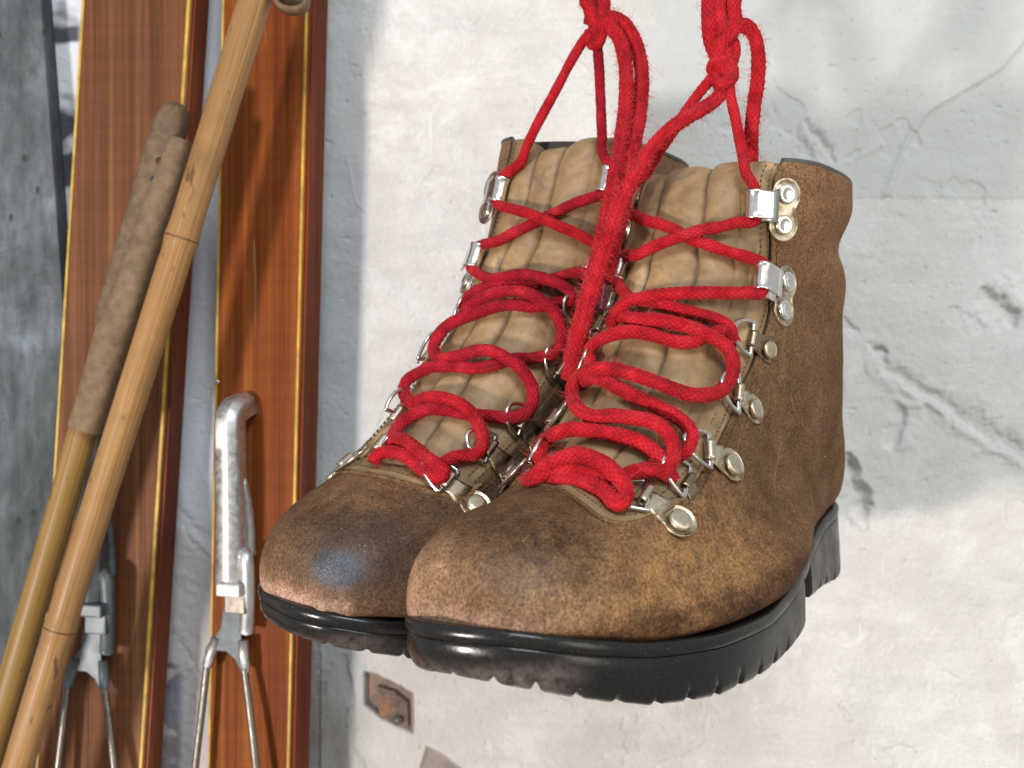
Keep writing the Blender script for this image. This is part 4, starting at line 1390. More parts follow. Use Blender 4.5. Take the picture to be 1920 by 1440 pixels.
far_strands = [
    (f_, [(872, 584, 2), (871, 570, 5), (878, 557, 6), (895, 545, 6), (922, 537, 5.5), (955, 533, 4.6), (993, 534, 4.4), (1025, 526, 4.5), (1048, 519, 5), (1073, 512, 5.2), ('f_rl', -6), ('f_rl', 0)], FR, 1, .3),
    (f_, [('f_ll', 0), ('f_ll', -6), (916, 522, 6), (945, 519, 7.5), (980, 515, 9.5), (1013, 519, 9.8), (1043, 530, 8.5), (1064, 543, 7), (1071, 560, 6), (1064, 573, 4)], FR, 1, .3),
    (f_, [(876, 582, 2), (890, 568, 6), (910, 557, 8), (933, 549, 9), (963, 546, 10), (997, 552, 10.5), (1022, 568, 9.5), (1042, 588, 8.5), (1053, 614, 7.5), (1053, 638, 7), (1044, 658, 6), (1030, 666, 5.5), (1017, 668, 5), (993, 672, 4.8), (967, 673, 4.6), (935, 681, 4.6), (895, 690, 4.6), (850, 687, 5), (813, 688, 6), (783, 700, 6.5), (763, 714, 6.5), (757, 732, 6), (762, 748, 5), (772, 756, 2)], FR * 1.08, 1, .5),
    (f_, [(1066, 572, 3), (1050, 568, 4.6), (1022, 572, 4.6), (993, 574, 4.6), (960, 571, 5), (927, 576, 5), (893, 587, 5.5), (866, 597, 6), (840, 612, 6.5), (822, 630, 6.5), (813, 650, 6), (817, 666, 6), (832, 674, 7), (860, 668, 8), (893, 658, 9), (920, 658, 9.6), (947, 670, 9.8), (973, 687, 9), (990, 709, 8), (1000, 733, 7.5), (997, 758, 6.5), (983, 776, 6), (965, 782, 5.5), (947, 783, 5), (920, 781, 4.8), (893, 778, 4.6), (867, 775, 4.6), (840, 770, 4.8), (807, 767, 5.5), (780, 774, 6), (757, 790, 6.5), (742, 808, 6), (738, 824, 5), (744, 834, 2)], FR * 1.12, 1, .5),
    (f_, [(764, 752, 3), (778, 754, 6), (797, 746, 7.5), (822, 745, 9), (853, 753, 9.8), (880, 770, 9.8), (897, 795, 8.5), (906, 819, 7.5), (903, 839, 6.5), (891, 851, 6), (876, 853, 5.5), (860, 857, 5), (845, 861, 4.6), (828, 870, 4)], FR * 1.12, 0, .6),
    (f_, [(735, 834, 3), (745, 824, 6.5), (762, 828, 8), (783, 843, 9), (803, 860, 9.5), (823, 874, 9), (832, 887, 7.5), (824, 896, 6), (808, 889, 5), (788, 876, 5), (767, 858, 5), (747, 850, 5.5), (723, 848, 6), (706, 856, 6), (700, 868, 4)], FR * 1.18, 0, .6),
    (f_, [('f_ll', 0), ('f_ll', 6), (932, 452, 4.8), (965, 436, 4.8), (1000, 419, 5), (1028, 405, 5.2), (1050, 394, 5.2), (1075, 382, 5.2), (1102, 373, 5.2), ('f_rt', -6.5), ('f_rt', 0), ('f_rt', 6.5), (1129, 285, 'y', .594), (1128, 250, 'y', .594), (1126, 180, 'y', .598), (1123, 110, 'y', .596), (1118, 66, 'y', .595)], [FR] * 11 + [FR * .92] * 6, 1, .3),
    (f_, [('f_rl', 0), ('f_rl', 6), (1080, 438, 6), (1050, 425, 8), (1022, 412, 9.6), (995, 401, 9.4), (965, 393, 7), ('f_lt', -6.5), ('f_lt', 0), ('f_lt', 6.5), (974, 306, 'y', .625), (988, 275, 'y', .615), (1008, 232, 'y', .602), (1034, 185, 'y', .600), (1062, 130, 'y', .598), (1090, 82, 'y', .596), (1108, 60, 'y', .595)], [FR * .98] * 11 + [FR * .9] * 6, 0, .4),
    # knot
    (f_, [(1106, 58, 'y', .594), (1108, 80, 'y', .590), (1120, 84, 'y', .588), (1128, 64, 'y', .588), (1122, 40, 'y', .589), (1108, 30, 'y', .592), (1104, 46, 'y', .595)], FR * 1.05, 0, 1.5),
    (f_, [(1118, 74, 'y', .592), (1116, 40, 'y', .588), (1106, 10, 'y', .588), (1103, -40, 'y', .590), (1140, -400, 'y', .592)], FR * 1.3, 0, 2.0),
    (f_, [(1122, 70, 'y', .593), (1124, 46, 'y', .591), (1132, 22, 'y', .589), (1132, -4, 'y', .589), (1127, -40, 'y', .590), (1158, -400, 'y', .592)], FR * 1.25, 0, 2.0),
    # two loops of the bow hanging down between the boots
    (f_, [(1116, 58, 'y', .591), (1130, 44, 'y', .588), (1150, 56, 'y', .585), (1168, 90, 'y', .580), (1174, 140, 'y', .572), (1174, 190, 'y', .563), (1169, 240, 'y', .552), (1160, 290, 'y', .540), (1150, 345, 'y', .528), (1140, 400, 'y', .517), (1128, 455, 'y', .508), (1112, 515, 'y', .502), (1096, 570, 'y', .500), (1082, 625, 'y', .501), (1070, 680, 'y', .505)], FR * 1.32, 0, 3.0),
    (f_, [(1120, 48, 'y', .589), (1140, 32, 'y', .588), (1168, 44, 'y', .588), (1190, 76, 'y', .586), (1201, 120, 'y', .581), (1203, 165, 'y', .574), (1199, 215, 'y', .564), (1190, 262, 'y', .552), (1180, 310, 'y', .541), (1172, 360, 'y', .532), (1160, 420, 'y', .524), (1148, 470, 'y', .518), (1132, 530, 'y', .512)], FR * 1.32, 0, 3.0),
    (f_, [(1150, 440, 'y', .524), (1140, 475, 'y', .519), (1134, 508, 'y', .516)], FR * .85, 1, 0),
]
lace_n = make_lace("bootlace", near_strands, M['lace'], M['lace_old'], "red lace of the front boot, its single fuzzy loop and knot at the right", "bootlace", .00009)
lace_f = make_lace("bootlace", far_strands, M['lace'], M['lace_old'], "red lace of the rear boot, its two long loops hanging between the boots", "bootlace", .00009)
agP = lace_path(far, [(1134, 505, 'y', .516), (1130, 540, 'y', .513), (1126, 580, 'y', .510)])
v, f, uv = tube(resample(agP, .001), .0016, 12)
link("aglet", mesh_from("aglet", v, f), M['aglet'], lace_f)

# ------------------------------------------------------------------ the wall
WY = .705
WK = WY / .738


def wall_xy(px, py):
    return (px - 960) / FPX * WY, (720 - py) / FPX * WY


def seg_dist(X, Z, pts):
    """distance to a polyline and the position along it"""
    best = np.full(X.shape, 9.0); side = np.zeros(X.shape); al = np.zeros(X.shape)
    acc = 0
    P = [wall_xy(*p) for p in pts]
    for (x0, z0), (x1, z1) in zip(P[:-1], P[1:]):
        dx, dz = x1 - x0, z1 - z0; L = math.hypot(dx, dz)
        t = np.clip(((X - x0) * dx + (Z - z0) * dz) / L ** 2, 0, 1)
        d = np.hypot(X - x0 - t * dx, Z - z0 - t * dz)
        s = ((X - x0) * dz - (Z - z0) * dx) / L
        k = d < best
        best = np.where(k, d, best); side = np.where(k, s, side); al = np.where(k, acc + t * L, al)
        acc += L
    return best, side, al / acc


def build_wall():
    xs = np.concatenate([np.linspace(-.62, -.34, 30, endpoint=False), np.linspace(-.34, -.12, 200, endpoint=False), np.linspace(-.12, .32, 620, endpoint=False), np.linspace(.32, .62, 40)])
    zs = np.concatenate([np.linspace(-.50, -.24, 30, endpoint=False), np.linspace(-.24, .24, 640, endpoint=False), np.linspace(.24, .48, 30)])
    nx, nz = len(xs), len(zs)
    X, Z = np.meshgrid(xs, zs, indexing='ij')
    p = np.stack([X.ravel(), X.ravel() * 0, Z.ravel()], 1)
    h = vnoise(p, 9, 1, 3) * .0030 + vnoise(p, 45, 2, 3) * .0006
    # trowel drag and grit
    q = p.copy(); q[:, 0] *= .35
    h += vnoise(q, 160, 3, 3) * .00022 + vnoise(p, 420, 4, 2) * .00022
    # shallow flaked patches with crisp rims
    fl = vnoise(p, 26, 41, 4)
    h -= .0008 / (1 + np.exp(-(fl - .40) / .006)) + .0003 / (1 + np.exp(-(vnoise(p, 60, 42, 3) - .45) / .02))
    # pin holes
    ph = vnoise(p, 330, 43, 1)
    h -= .0012 * np.clip((ph - .86) / .1, 0, 1)
    h = h.reshape(X.shape)
    wob = (vnoise(p, 60, 11, 4) * .0045 + vnoise(p, 400, 13, 2) * .0009).reshape(X.shape); wob2 = (vnoise(p, 140, 12, 3)).reshape(X.shape)

    def crack(pts, w, depth, chip=0.0, chip_side=1):
        """broken groove: one crisp edge, one crumbled slope"""
        nonlocal h
        d, s, a = seg_dist(X + wob, Z + wob * .8, pts)
        taper = np.clip(np.minimum(a, 1 - a) * 5, 0, 1) ** .6
        ww = w * (.35 + .65 * taper) * (1 + .5 * wob2)
        s = s * chip_side
        prof = np.where(s < 0, 1 / (1 + np.exp((-s - ww * .9) / (ww * .10))), 1 / (1 + np.exp((s - ww * 1.3) / (ww * .45))))
        prof = prof * (d < ww * 5)
        h = h - depth * prof * (.3 + .7 * taper) * (a > 0) * (a < 1) * (1 + .35 * wob2)
        if chip:
            c = np.exp(-((-s - ww * 1.9) / (ww * 1.2)) ** 2) * (d < ww * 6)
            h = h + chip * c * taper * (1 + .6 * wob2)

    crack([(1628, 640), (1660, 690), (1715, 720), (1770, 760), (1830, 800), (1925, 866), (2000, 900)], .0034, .0042, .0016, -1)
    crack([(1505, 225), (1535, 262), (1560, 310)], .0020, .0030, .001, -1)
    crack([(1838, 540), (1868, 562), (1890, 590), (1893, 620)], .0052, .0046, .0018, 1)
    crack([(1825, 590), (1850, 615)], .0050, .0012, .0, 1)
    crack([(1588, 850), (1598, 900), (1612, 950), (1632, 988)], .0050, .0075)
    crack([(1690, 745), (1695, 790), (1672, 840)], .0034, .0026, .0012, 1)
    crack([(1585, 590), (1600, 612), (1618, 618)], .0016, .002)
    crack([(1640, 650), (1668, 662)], .0014, .003)
    crack([(1760, 1255), (1800, 1272)], .0008, .0009)
    crack([(1560, 1310), (1605, 1390), (1660, 1460)], .0010, .0010)
    crack([(1600, 1160), (1640, 1200), (1700, 1282)], .0009, .0007)
    crack([(690, 60), (700, 180), (690, 330)], .0010, .0006)
    crack([(335, 985), (380, 1035), (400, 1060), (470, 1160)], .0012, .0016)
    crack([(340, 1200), (370, 1250), (400, 1330)], .0010, .0014)
    crack([(640, 1230), (660, 1330), (690, 1450)], .0022, .0020)
    # raised scars (white ridges)
    for pts, w, a in (([(1930, 60), (1870, 130), (1800, 170), (1735, 210), (1700, 260), (1660, 362)], .0020, .0016),
                      ([(1690, 120), (1665, 170)], .0016, .001), ([(1505, 240), (1530, 300), (1545, 318)], .0018, .0010),
                      ([(1650, 690), (1720, 745), (1800, 810)], .0018, .0008), ([(1600, 1150), (1650, 1210), (1700, 1290)], .0016, .0006),
                      ([(730, 540), (790, 660)], .006, .0006), ([(1560, 320), (1600, 300), (1650, 275)], .0014, .0005),
                      ([(650, 300), (668, 380), (700, 418)], .0007, .0005)):
        d, s, al = seg_dist(X + wob * .5, Z + wob * .5, pts)
        h = h + a * np.exp(-(d / w) ** 2)
    # plaster skim edge right of the boot, faint horizontal lap
    _, zl = wall_xy(0, 372)
    h = h + .0005 / (1 + np.exp(-(Z - zl - wob * .3) / .0006)) * np.clip((X - .17) / .06, 0, 1) * (np.clip((.20 - Z) / .08, 0, 1))
    # rough patch low on the left between and beside the skis
    lx, lz = wall_xy(400, 1010)
    r = 1 / (1 + np.exp((Z - lz - (X - lx) * -1.0 - wob * 3) / .002)); r = r * (X < wall_xy(600, 0)[0])
    h = h - r * (.0015 + .0012 * np.abs(wob2))
    # sockets broken through to rust and brown mortar
    def pocket(pts, depth):
        nonlocal h
        P = [wall_xy(*q_) for q_ in pts]
        inside = np.ones(X.shape, bool)
        dd = np.full(X.shape, 9.0)
        Xw, Zw = X + wob * .25, Z + wob * .25
        for (a0, b0), (a1, b1) in zip(P, P[1:] + P[:1]):
            L = math.hypot(a1 - a0, b1 - b0)
            s = ((Xw - a0) * (b1 - b0) - (Zw - b0) * (a1 - a0)) / L
            dd = np.minimum(dd, s)
        k = 1 / (1 + np.exp(-dd / .0004))
        h = h - depth * k
        return k
    k1 = pocket([(684, 1262), (706, 1268), (774, 1302), (774, 1374), (716, 1350), (684, 1322)], .005)
    k2 = pocket([(800, 1402), (835, 1420), (905, 1470), (780, 1470)], .003)
    k3 = pocket([(0, 1500), (10, 1500), (10, 1510), (0, 1510)], .0)
    V = np.stack([X, WY - h, Z], -1).reshape(-1, 3)
    me = fast_grid("plaster_wall", V, nx, nz)
    if me.polygons[0].normal[1] > 0: me.flip_normals()
    a = me.attributes.new("pocket", 'FLOAT', 'POINT'); a.data.foreach_set("value", (k1 + k2 * .8).ravel())
    me.update()
    k = Mat("whitewashed_plaster", .86, spec=.2)
    big = k.noise(7, 5, .55); mid = k.noise(40, 5, .6); fine = k.noise(500, 4, .65)
    str_ = k.noise(14, 5, .6, co=k.coord((1, 1, 6), rot=(0, math.radians(-52), 0)))
    c = k.ramp(big, [(.3, (.60, .585, .565)), (.5, (.67, .655, .635)), (.7, (.72, .705, .69))])
    c = k.mix(.7, c, k.ramp(mid, [(.3, .86), (.65, 1.06)]), 'MULTIPLY')
    c = k.mix(.5, c, k.ramp(str_, [(.35, .88), (.6, 1.06)]), 'MULTIPLY')
    c = k.mix(.6, c, k.ramp(fine, [(.3, .84), (.6, 1.06)]), 'MULTIPLY')
    c = k.mix(k.ramp(k.noise(12, 6, .7, dist=.8), [(.45, 0.), (.60, .45)]), c, (.56, .53, .49))
    c = k.mix(k.ramp(k.noise(18, 6, .75, co=k.coord(loc=(7, 1, 3)), dist=.5), [(.52, 0.), (.62, .5)]), c, (.80, .80, .79))
    # white scratches
    scr = k.ramp(k.noise(30, 2, .4, co=k.coord((9, 1, .8), rot=(0, math.radians(38), 0)), dist=1.2), [(.70, 0.), (.74, 1.)])
    c = k.mix(k.math('MULTIPLY', scr, .35), c, (.86, .86, .86))
    pk = k.ramp(k.noise(260, 3, .6), [(.70, 0.), (.74, 1.)])
    c = k.mix(k.math('MULTIPLY', pk, .35), c, (.36, .35, .33))
    # tones that vary with position across the wall
    xs = k.sep()
    xs = [k.math('DIVIDE', xs[0], WK), None, k.math('DIVIDE', xs[2], WK)]
    # shade painted into the greyer skim above a lap line, right of the laces
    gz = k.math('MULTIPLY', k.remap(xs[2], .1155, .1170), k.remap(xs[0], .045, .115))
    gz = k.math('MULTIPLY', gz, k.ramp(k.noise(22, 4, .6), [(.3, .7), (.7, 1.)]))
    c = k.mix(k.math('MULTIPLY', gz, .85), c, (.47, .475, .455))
    cw = k.math('MULTIPLY', k.remap(xs[0], .06, .13), k.remap(xs[2], -.09, -.05))
    c = k.mix(k.math('MULTIPLY', cw, .45), c, (.56, .575, .56))  # boots' shadow painted as cool grey on the wall to the right
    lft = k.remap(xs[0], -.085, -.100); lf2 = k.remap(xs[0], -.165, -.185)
    c = k.mix(k.math('MULTIPLY', lft, .9), c, k.mix(.8, (.50, .535, .54), k.ramp(mid, [(.3, .85), (.7, 1.1)]), 'MULTIPLY'))  # ski's shade painted into the wall as a grey strip
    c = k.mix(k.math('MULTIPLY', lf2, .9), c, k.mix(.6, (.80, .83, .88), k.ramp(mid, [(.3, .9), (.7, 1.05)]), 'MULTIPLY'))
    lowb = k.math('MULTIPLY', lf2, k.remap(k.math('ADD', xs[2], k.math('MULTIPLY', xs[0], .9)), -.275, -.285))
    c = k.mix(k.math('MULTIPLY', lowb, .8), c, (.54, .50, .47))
    # dark peeling patches at the far left
    dk = k.math('MULTIPLY', k.remap(xs[0], -.268, -.275), k.ramp(k.noise(26, 3, .5, co=k.coord((.6, 1, 1))), [(.46, 0.), (.52, 1.)]))
    c = k.mix(k.math('MULTIPLY', dk, .92), c, (.035, .035, .055))
    dk2 = k.math('MULTIPLY', k.math('MULTIPLY', k.remap(xs[0], -.206, -.212), k.remap(xs[0], -.25, -.235)), k.remap(xs[2], -.16, -.17))
    dk2 = k.math('MULTIPLY', dk2, k.ramp(k.noise(34, 2, .5), [(.47, 0.), (.5, 1.)]))
    c = k.mix(dk2, c, (.20, .21, .25))
    # brown weathering, lower left of the boots
    br = k.math('MULTIPLY', k.remap(xs[2], -.15, -.20), k.remap(xs[0], -.08, -.11))
    br = k.math('MULTIPLY', br, k.ramp(k.noise(30, 5, .65, co=k.coord((1, 1, .35))), [(.46, .12), (.62, .8)]))
    c = k.mix(k.math('MULTIPLY', br, .7), c, (.30, .24, .20))
    at = k.n.new("ShaderNodeAttribute"); at.attribute_name = "pocket"
    rust = k.ramp(k.noise(90, 5, .65), [(.3, (.12, .10, .09)), (.5, (.24, .19, .16)), (.66, (.34, .24, .18)), (.78, (.36, .31, .30))])
    c = k.mix(at.outputs["Fac"], c, rust)
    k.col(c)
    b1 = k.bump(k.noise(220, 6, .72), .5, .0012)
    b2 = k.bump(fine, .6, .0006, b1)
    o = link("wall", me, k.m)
    tag(o, kind="structure")
    return o


build_wall()

# ------------------------------------------------------------------ board at the far left
def slab(name, pts_front, thick, mat, bevel=.0015, nx=6, nz=60, seed=1, amp=.0006, parent=None, label=None):
    """board from four front corners (tl, tr, br, bl) with thickness away from the viewer"""
    tl, tr, br_, bl = [np.array(p, float) for p in pts_front]
    u = (tr - tl); v = (bl - tl); n = np.cross(u, v); n /= np.linalg.norm(n)
    if n[1] < 0: n = -n
    me = mesh_from(name, *box_pts([bl, br_, br_ + n * thick, bl + n * thick, tl, tr, tr + n * thick, tl + n * thick]))
    for p in me.polygons: p.use_smooth = False
    bevel_mesh(me, bevel, 2)
    return link(name, me, mat, parent)


kb = Mat("weathered_board_paint", .85, spec=.2)
co = kb.coord((1, 1, .25))
n1 = kb.noise(30, 5, .65, co=kb.coord((1, 1, .5)), dist=.5); n2 = kb.noise(140, 4, .65, co=co); n3 = kb.noise(700, 3, .6)
c = kb.ramp(n1, [(.30, (.055, .062, .066)), (.48, (.095, .107, .112)), (.62, (.14, .158, .17)), (.78, (.24, .28, .32))])
c = kb.mix(.8, c, kb.ramp(n2, [(.3, .6), (.65, 1.2)]), 'MULTIPLY')
blot = kb.ramp(kb.noise(16, 3, .6), [(.60, 0.), (.70, .75)])
c = kb.mix(blot, c, (.045, .045, .045))
pits = kb.ramp(kb.voro(70, kb.coord((1, 1, .6))), [(.06, 1.), (.13, 0.)])
c = kb.mix(kb.math('MULTIPLY', pits, .8), c, (.03, .03, .03))
# horizontal crackle
hc = kb.ramp(kb.noise(14, 5, .7, co=kb.coord((.5, 1, 1.2))), [(.494, 0.), (.5, .6), (.506, 0.)])
c = kb.mix(kb.math('MULTIPLY', hc, .6), c, (.05, .05, .05))
kb.col(c)
kb.bump(n2, .5, .002, kb.bump(hc, -.5, .001))
YB = .688
board = slab("weathered_board", [pt(-500, -620, YB), pt(32, -620, YB), pt(222, 2000, YB), pt(-500, 2000, YB)], .03, kb.m)
tag(board, "grey weathered board with dark blotches at the left edge, behind the bamboo poles", "board")

# ------------------------------------------------------------------ skis
def ski_wood(name, dark):
    if dark:
        st = [(.25, (.095, .034, .015)), (.42, (.140, .054, .024)), (.58, (.175, .074, .034)), (.75, (.25, .115, .055))]
    else:
        st = [(.25, (.125, .030, .007)), (.42, (.19, .047, .010)), (.58, (.235, .066, .014)), (.75, (.31, .100, .026))]
    return wood(name, st, (110, 30, 1.3), .55, coat=.0)


M['ski_a'] = ski_wood("varnished_ski_wood_dark", True)
M['ski_b'] = ski_wood("varnished_ski_wood", False)
M['ski_side'] = wood("ski_side_wood", [(.3, (.10, .022, .010)), (.6, (.20, .048, .018)), (.8, (.28, .08, .03))], (40, 40, 2), .55, coat=0.)
M['yellow'] = plain("yellow_inlay", (.50, .31, .045), .5, nscale=90, namp=.35)
M['alu'] = metal_mat("cast_binding_metal", (.64, .64, .63), .46, (.42, .38, .32), .4)
M['alu_dull_shade'] = plain("dull_shaded_binding_metal", (.125, .145, .155), .5, metal=.45, nscale=120, namp=.3)  # darkened to paint in shade on the left binding; also the yokes' dull metal
M['cable'] = metal_mat("spring_cable", (.26, .24, .21), .42, (.15, .1, .07), .4)


def quad_bar(name, a0, a1, w_dir, d_dir, w, d, mat, parent, bevel=.0006):
    """straight bar from a0 to a1, w wide along w_dir and d deep along d_dir"""
    a0, a1, wd, dd = [np.array(x, float) for x in (a0, a1, w_dir, d_dir)]
    P = []
    for a in (a0, a1):
        P += [a, a + wd * w, a + wd * w + dd * d, a + dd * d]
    me = mesh_from(name, *box_pts(P))
    for p in me.polygons: p.use_smooth = False
    if bevel: bevel_mesh(me, bevel, 2)
    return link(name, me, mat, parent)


def make_ski(tl, tr, bl, br_, side_w_px, Y, turn, mat, label, thick=.018):
    """tl.. pixel columns of the front face at rows -80 and 1520"""
    T0_ = pt(tl, -80, Y); B0_ = pt(bl, 1520, Y)
    ax = B0_ - T0_; ax /= np.linalg.norm(ax)
    wd = np.array([math.cos(turn), -math.sin(turn), 0]); wd -= ax * (wd @ ax); wd /= np.linalg.norm(wd)
    dd = np.cross(ax, wd)
    if dd[1] < 0: dd = -dd
    # width so the right edge lands where it is seen
    def width(px, y0, P0):
        s = (px - 960) / FPX
        return (s * P0[1] - P0[0]) / (wd[0] - s * wd[1])
    wT, wB = width(tr, 0, T0_), width(br_, 0, B0_)
    T0_ = T0_ - ax * .22; B0_ = B0_ + ax * .25
    root = empty("ski", Matrix.Translation(Vector(B0_)))
    tag(root, label, "ski", "pair of wooden skis leaning on the wall")
    o0 = B0_
    def body(name, f0, f1, lift, depth, mat_, bev):
        P = []
        for base, w in ((B0_, wB), (T0_, wT)):
            a = base + wd * w * f0 - dd * lift; b_ = base + wd * w * f1 - dd * lift
            P += [a, b_, b_ + dd * depth, a + dd * depth]
        P = np.array(P) - o0
        me = mesh_from(name, *box_pts(P))
        for p in me.polygons: p.use_smooth = False
        if bev: bevel_mesh(me, bev, 2)
        return link(name, me, mat_, root)
    body("ski_body", .0, 1., 0, thick, mat, .0012)
    body("edge_strip", .004, .028, .0006, .003, M['yellow'], .0003)
    body("edge_strip", .952, .982, .0006, .003, M['yellow'], .0003)
    # side lamination seen on the right
    P = []
    for base, w in ((B0_, wB), (T0_, wT)):
        a = base + wd * (w + .0002) + dd * .0016
        P += [a, a + wd * .0012, a + wd * .0012 + dd * (thick - .002), a + dd * (thick - .002)]
    me = mesh_from("side_lamination", *box_pts(np.array(P) - o0))
    for p in me.polygons: p.use_smooth = False
    link("side_lamination", me, M['ski_side'], root)
    return root, ax, wd, dd, o0


YS = .678
ski_l, axl, wdl, ddl, ol_ = make_ski(158, 368, 62, 262, 20, YS, .10, M['ski_a'], "dark reddish wooden ski beside the grey board, crossed by the bamboo poles", .022)
ski_r, axr, wdr, ddr, or_ = make_ski(418, 588, 388, 538, 34, YS, .30, M['ski_b'], "orange-brown wooden ski nearest the boots, with the silver binding lever", .020)


def ski_pt(px, py, off, dd, o0, wd, ax):
    """point on the ski's face (lifted off the face by off) seen at px, py, relative to the ski"""
    r = ray(px, py); n = dd
    P0 = o0 - dd * off
    s = (P0 @ n) / (r @ n)
    return r * s - o0


def binding(root, dd, o0, wd, ax, kx, ky, sc, right):
    """silver toe lever, yoke plate and cables; kx, ky shift in pixels"""
    f = lambda px, py, off=0.0: ski_pt(px * sc + kx, py + ky, off, dd, o0, wd, ax)
    # lever: channel section that bends back to the ski at its top
    L = [(426, 1098, .018), (426, 1000, .021), (425, 900, .022), (424, 800, .022), (427, 772, .020), (440, 752, .013), (458, 742, .002)]
    P = np.array([f(*q) for q in L]); P = resample(P, .003)
    T = np.gradient(P, axis=0); T /= np.linalg.norm(T, axis=1)[:, None]
    up = -dd
    sd = np.cross(T, up); sd /= np.linalg.norm(sd, axis=1)[:, None]
    nn = np.cross(sd, T)
    if (nn[0] @ up) < 0: nn = -nn
    if sd[0] @ wd < 0: sd = -sd
    prof_ = .98
    prof = [(-.0066, -.010), (-.0070, -.002), (-.0069, .0008), (-.0062, .0017), (.0008, .0022), (.0020, .0019), (.0058, -.0010), (.0064, -.0016), (.0067, -.004), (.0064, -.011), (.0052, -.011), (.0050, -.002), (-.0050, -.002), (-.0052, -.010)]
    W = np.interp(np.linspace(0, 1, len(P)), [0, .1, .8, 1], [1.05, 1.0, .92, .95])
    V = np.array([[p + s * a * w + n_ * b_ for a, b_ in [(u_ * prof_, v_) for u_, v_ in prof]] for p, s, n_, w in zip(P, sd, nn, W)])
    k = len(prof)
    F = [tuple(x) for x in grid_faces(len(P), k, False, True)] + [tuple(range(k)), tuple((len(P) - 1) * k + np.arange(k)[::-1])]
    me = mesh_from("binding_lever", V.reshape(-1, 3), F); recalc(me)
    for p in me.polygons:
        if len(p.vertices) > 4: p.use_smooth = False
    o = link("binding_lever", me, M['alu'] if right else M['alu_dull_shade'], root)
    es = o.modifiers.new("edges", 'EDGE_SPLIT'); es.split_angle = math.radians(50)
    # hinge clip at the lever's foot
    quad_bar("hinge_clip", f(404, 1118, .024), f(404, 1094, .024), wd, dd, .0145, .012, M['alu'] if right else M['alu_dull_shade'], root, .001)
    # side arm
    A = np.array([f(462, 1185, .010), f(464, 1120, .014), f(462, 1050, .016), f(456, 1040, .014)])
    v, F2, _ = tube(resample(A, .002), .0042, 8)
    arm = link("side_arm", mesh_from("side_arm", v, F2), M['alu'] if right else M['alu_dull_shade'], root)
    A = np.array([f(470, 1040, .006), f(468, 970, .008), f(458, 905, .012), f(452, 900, .010)])
    v, F2, _ = tube(resample(A, .002), np.linspace(.0032, .0020, len(resample(A, .002))), 6)
    link("latch_spring", mesh_from("latch_spring", v, F2), M['alu'] if right else M['alu_dull_shade'], root)
    # yoke plate
    out = [(418, 1138), (460, 1138), (459, 1170), (452, 1190), (452, 1214), (466, 1240), (466, 1262), (452, 1262), (440, 1236), (424, 1222), (404, 1220), (392, 1236), (382, 1236), (386, 1212), (404, 1192), (414, 1176), (416, 1160)]
    a = np.array([f(x, y, .011) for x, y in out]); b_ = np.array([f(x, y, .0085) for x, y in out]); n = len(out)
    F3 = [tuple(range(n)), tuple(n + np.arange(n)[::-1])] + [(i, (i + 1) % n, n + (i + 1) % n, n + i) for i in range(n)]
    me = mesh_from("yoke_plate", np.vstack([a, b_]), F3)
    for p in me.polygons: p.use_smooth = False
    recalc(me); bevel_mesh(me, .0005, 2)
    link("yoke_plate", me, M['alu_dull_shade'], root)
    # block between clip and yoke
    quad_bar("hinge_block", f(420, 1150, .019), f(420, 1112, .019), wd, dd, .0125, .012, M['cable'] if right else M['alu_dull_shade'], root, .0008)
    # ferrules and cables
    for px0, px1, pyt in ((392, 366, 1196), (456, 480, 1200)):
        s_ = -1 if px0 < 420 else 1
        P0 = f(px0 + (14 if s_ < 0 else 0), pyt, .010); P1 = f(px0 - (4 if s_ < 0 else -2), pyt + 52, .010)
        v, F2, _ = tube(np.array([P0, (P0 + P1) / 2, P1]), .0030, 10)
        link("cable_ferrule", mesh_from("cable_ferrule", v, F2), M['alu'] if right else M['alu_dull_shade'], root)
        C = resample(np.array([P1, f((px0 + px1) / 2, 1330, .012), f(px1, 1440, .014), f(px1 + (px1 - px0) * .3, 1530, .015), f(px1 + (px1 - px0) * 1.2, 1880, .016)]), .0012)
        v, F2, _ = tube(C, .0021, 10, fn=lambda d, a: 1 + .05 * np.sin(d * 2500 + a))
        link("cable", mesh_from("cable", v, F2), M['cable'], root)


binding(ski_r, ddr, or_, wdr, axr, 0, 0, 1.0, True)
binding(ski_l, ddl, ol_, wdl, axl, -262, 38, 1.0, False)
# small screw by the upper left edge of the right ski
v, F2 = lathe([(1.6, 0), (1.6, .5), (1.2, .9), (.4, 1.0)], 14)
me = mesh_from("screw", np.array(v) / 1000, F2); recalc(me)
o = link("screw", me, M['chrome'], ski_r); o.matrix_local = frame_from(ski_pt(407, 716, .0005, ddr, or_, wdr, axr), wdr, -ddr)

# ------------------------------------------------------------------ bamboo poles
kbam = Mat("bamboo", .48, spec=.3)
kbam.b.inputs["Coat Weight"].default_value = .06; kbam.b.inputs["Coat Roughness"].default_value = .25
uvs = kbam.sep("UV")
co = kbam.n.new("ShaderNodeCombineXYZ"); kbam.L(kbam.math('MULTIPLY', uvs[0], 5.0), co.inputs[0]); kbam.L(kbam.math('MULTIPLY', uvs[1], 26.0), co.inputs[1])
n1 = kbam.noise(1.6, 5, .6, co=co.outputs[0]); n2 = kbam.noise(18, 4, .6); n3 = kbam.noise(6, 3, .5)
c = kbam.ramp(n1, [(.3, (.20, .098, .032)), (.5, (.32, .172, .062)), (.7, (.42, .250, .100))])
c = kbam.mix(.7, c, kbam.ramp(n3, [(.3, .72), (.7, 1.15)]), 'MULTIPLY')
c = kbam.mix(kbam.ramp(n2, [(.56, 0.), (.70, .65)]), c, (.20, .10, .035))
fs = kbam.noise(14, 4, .7, co=co.outputs[0])
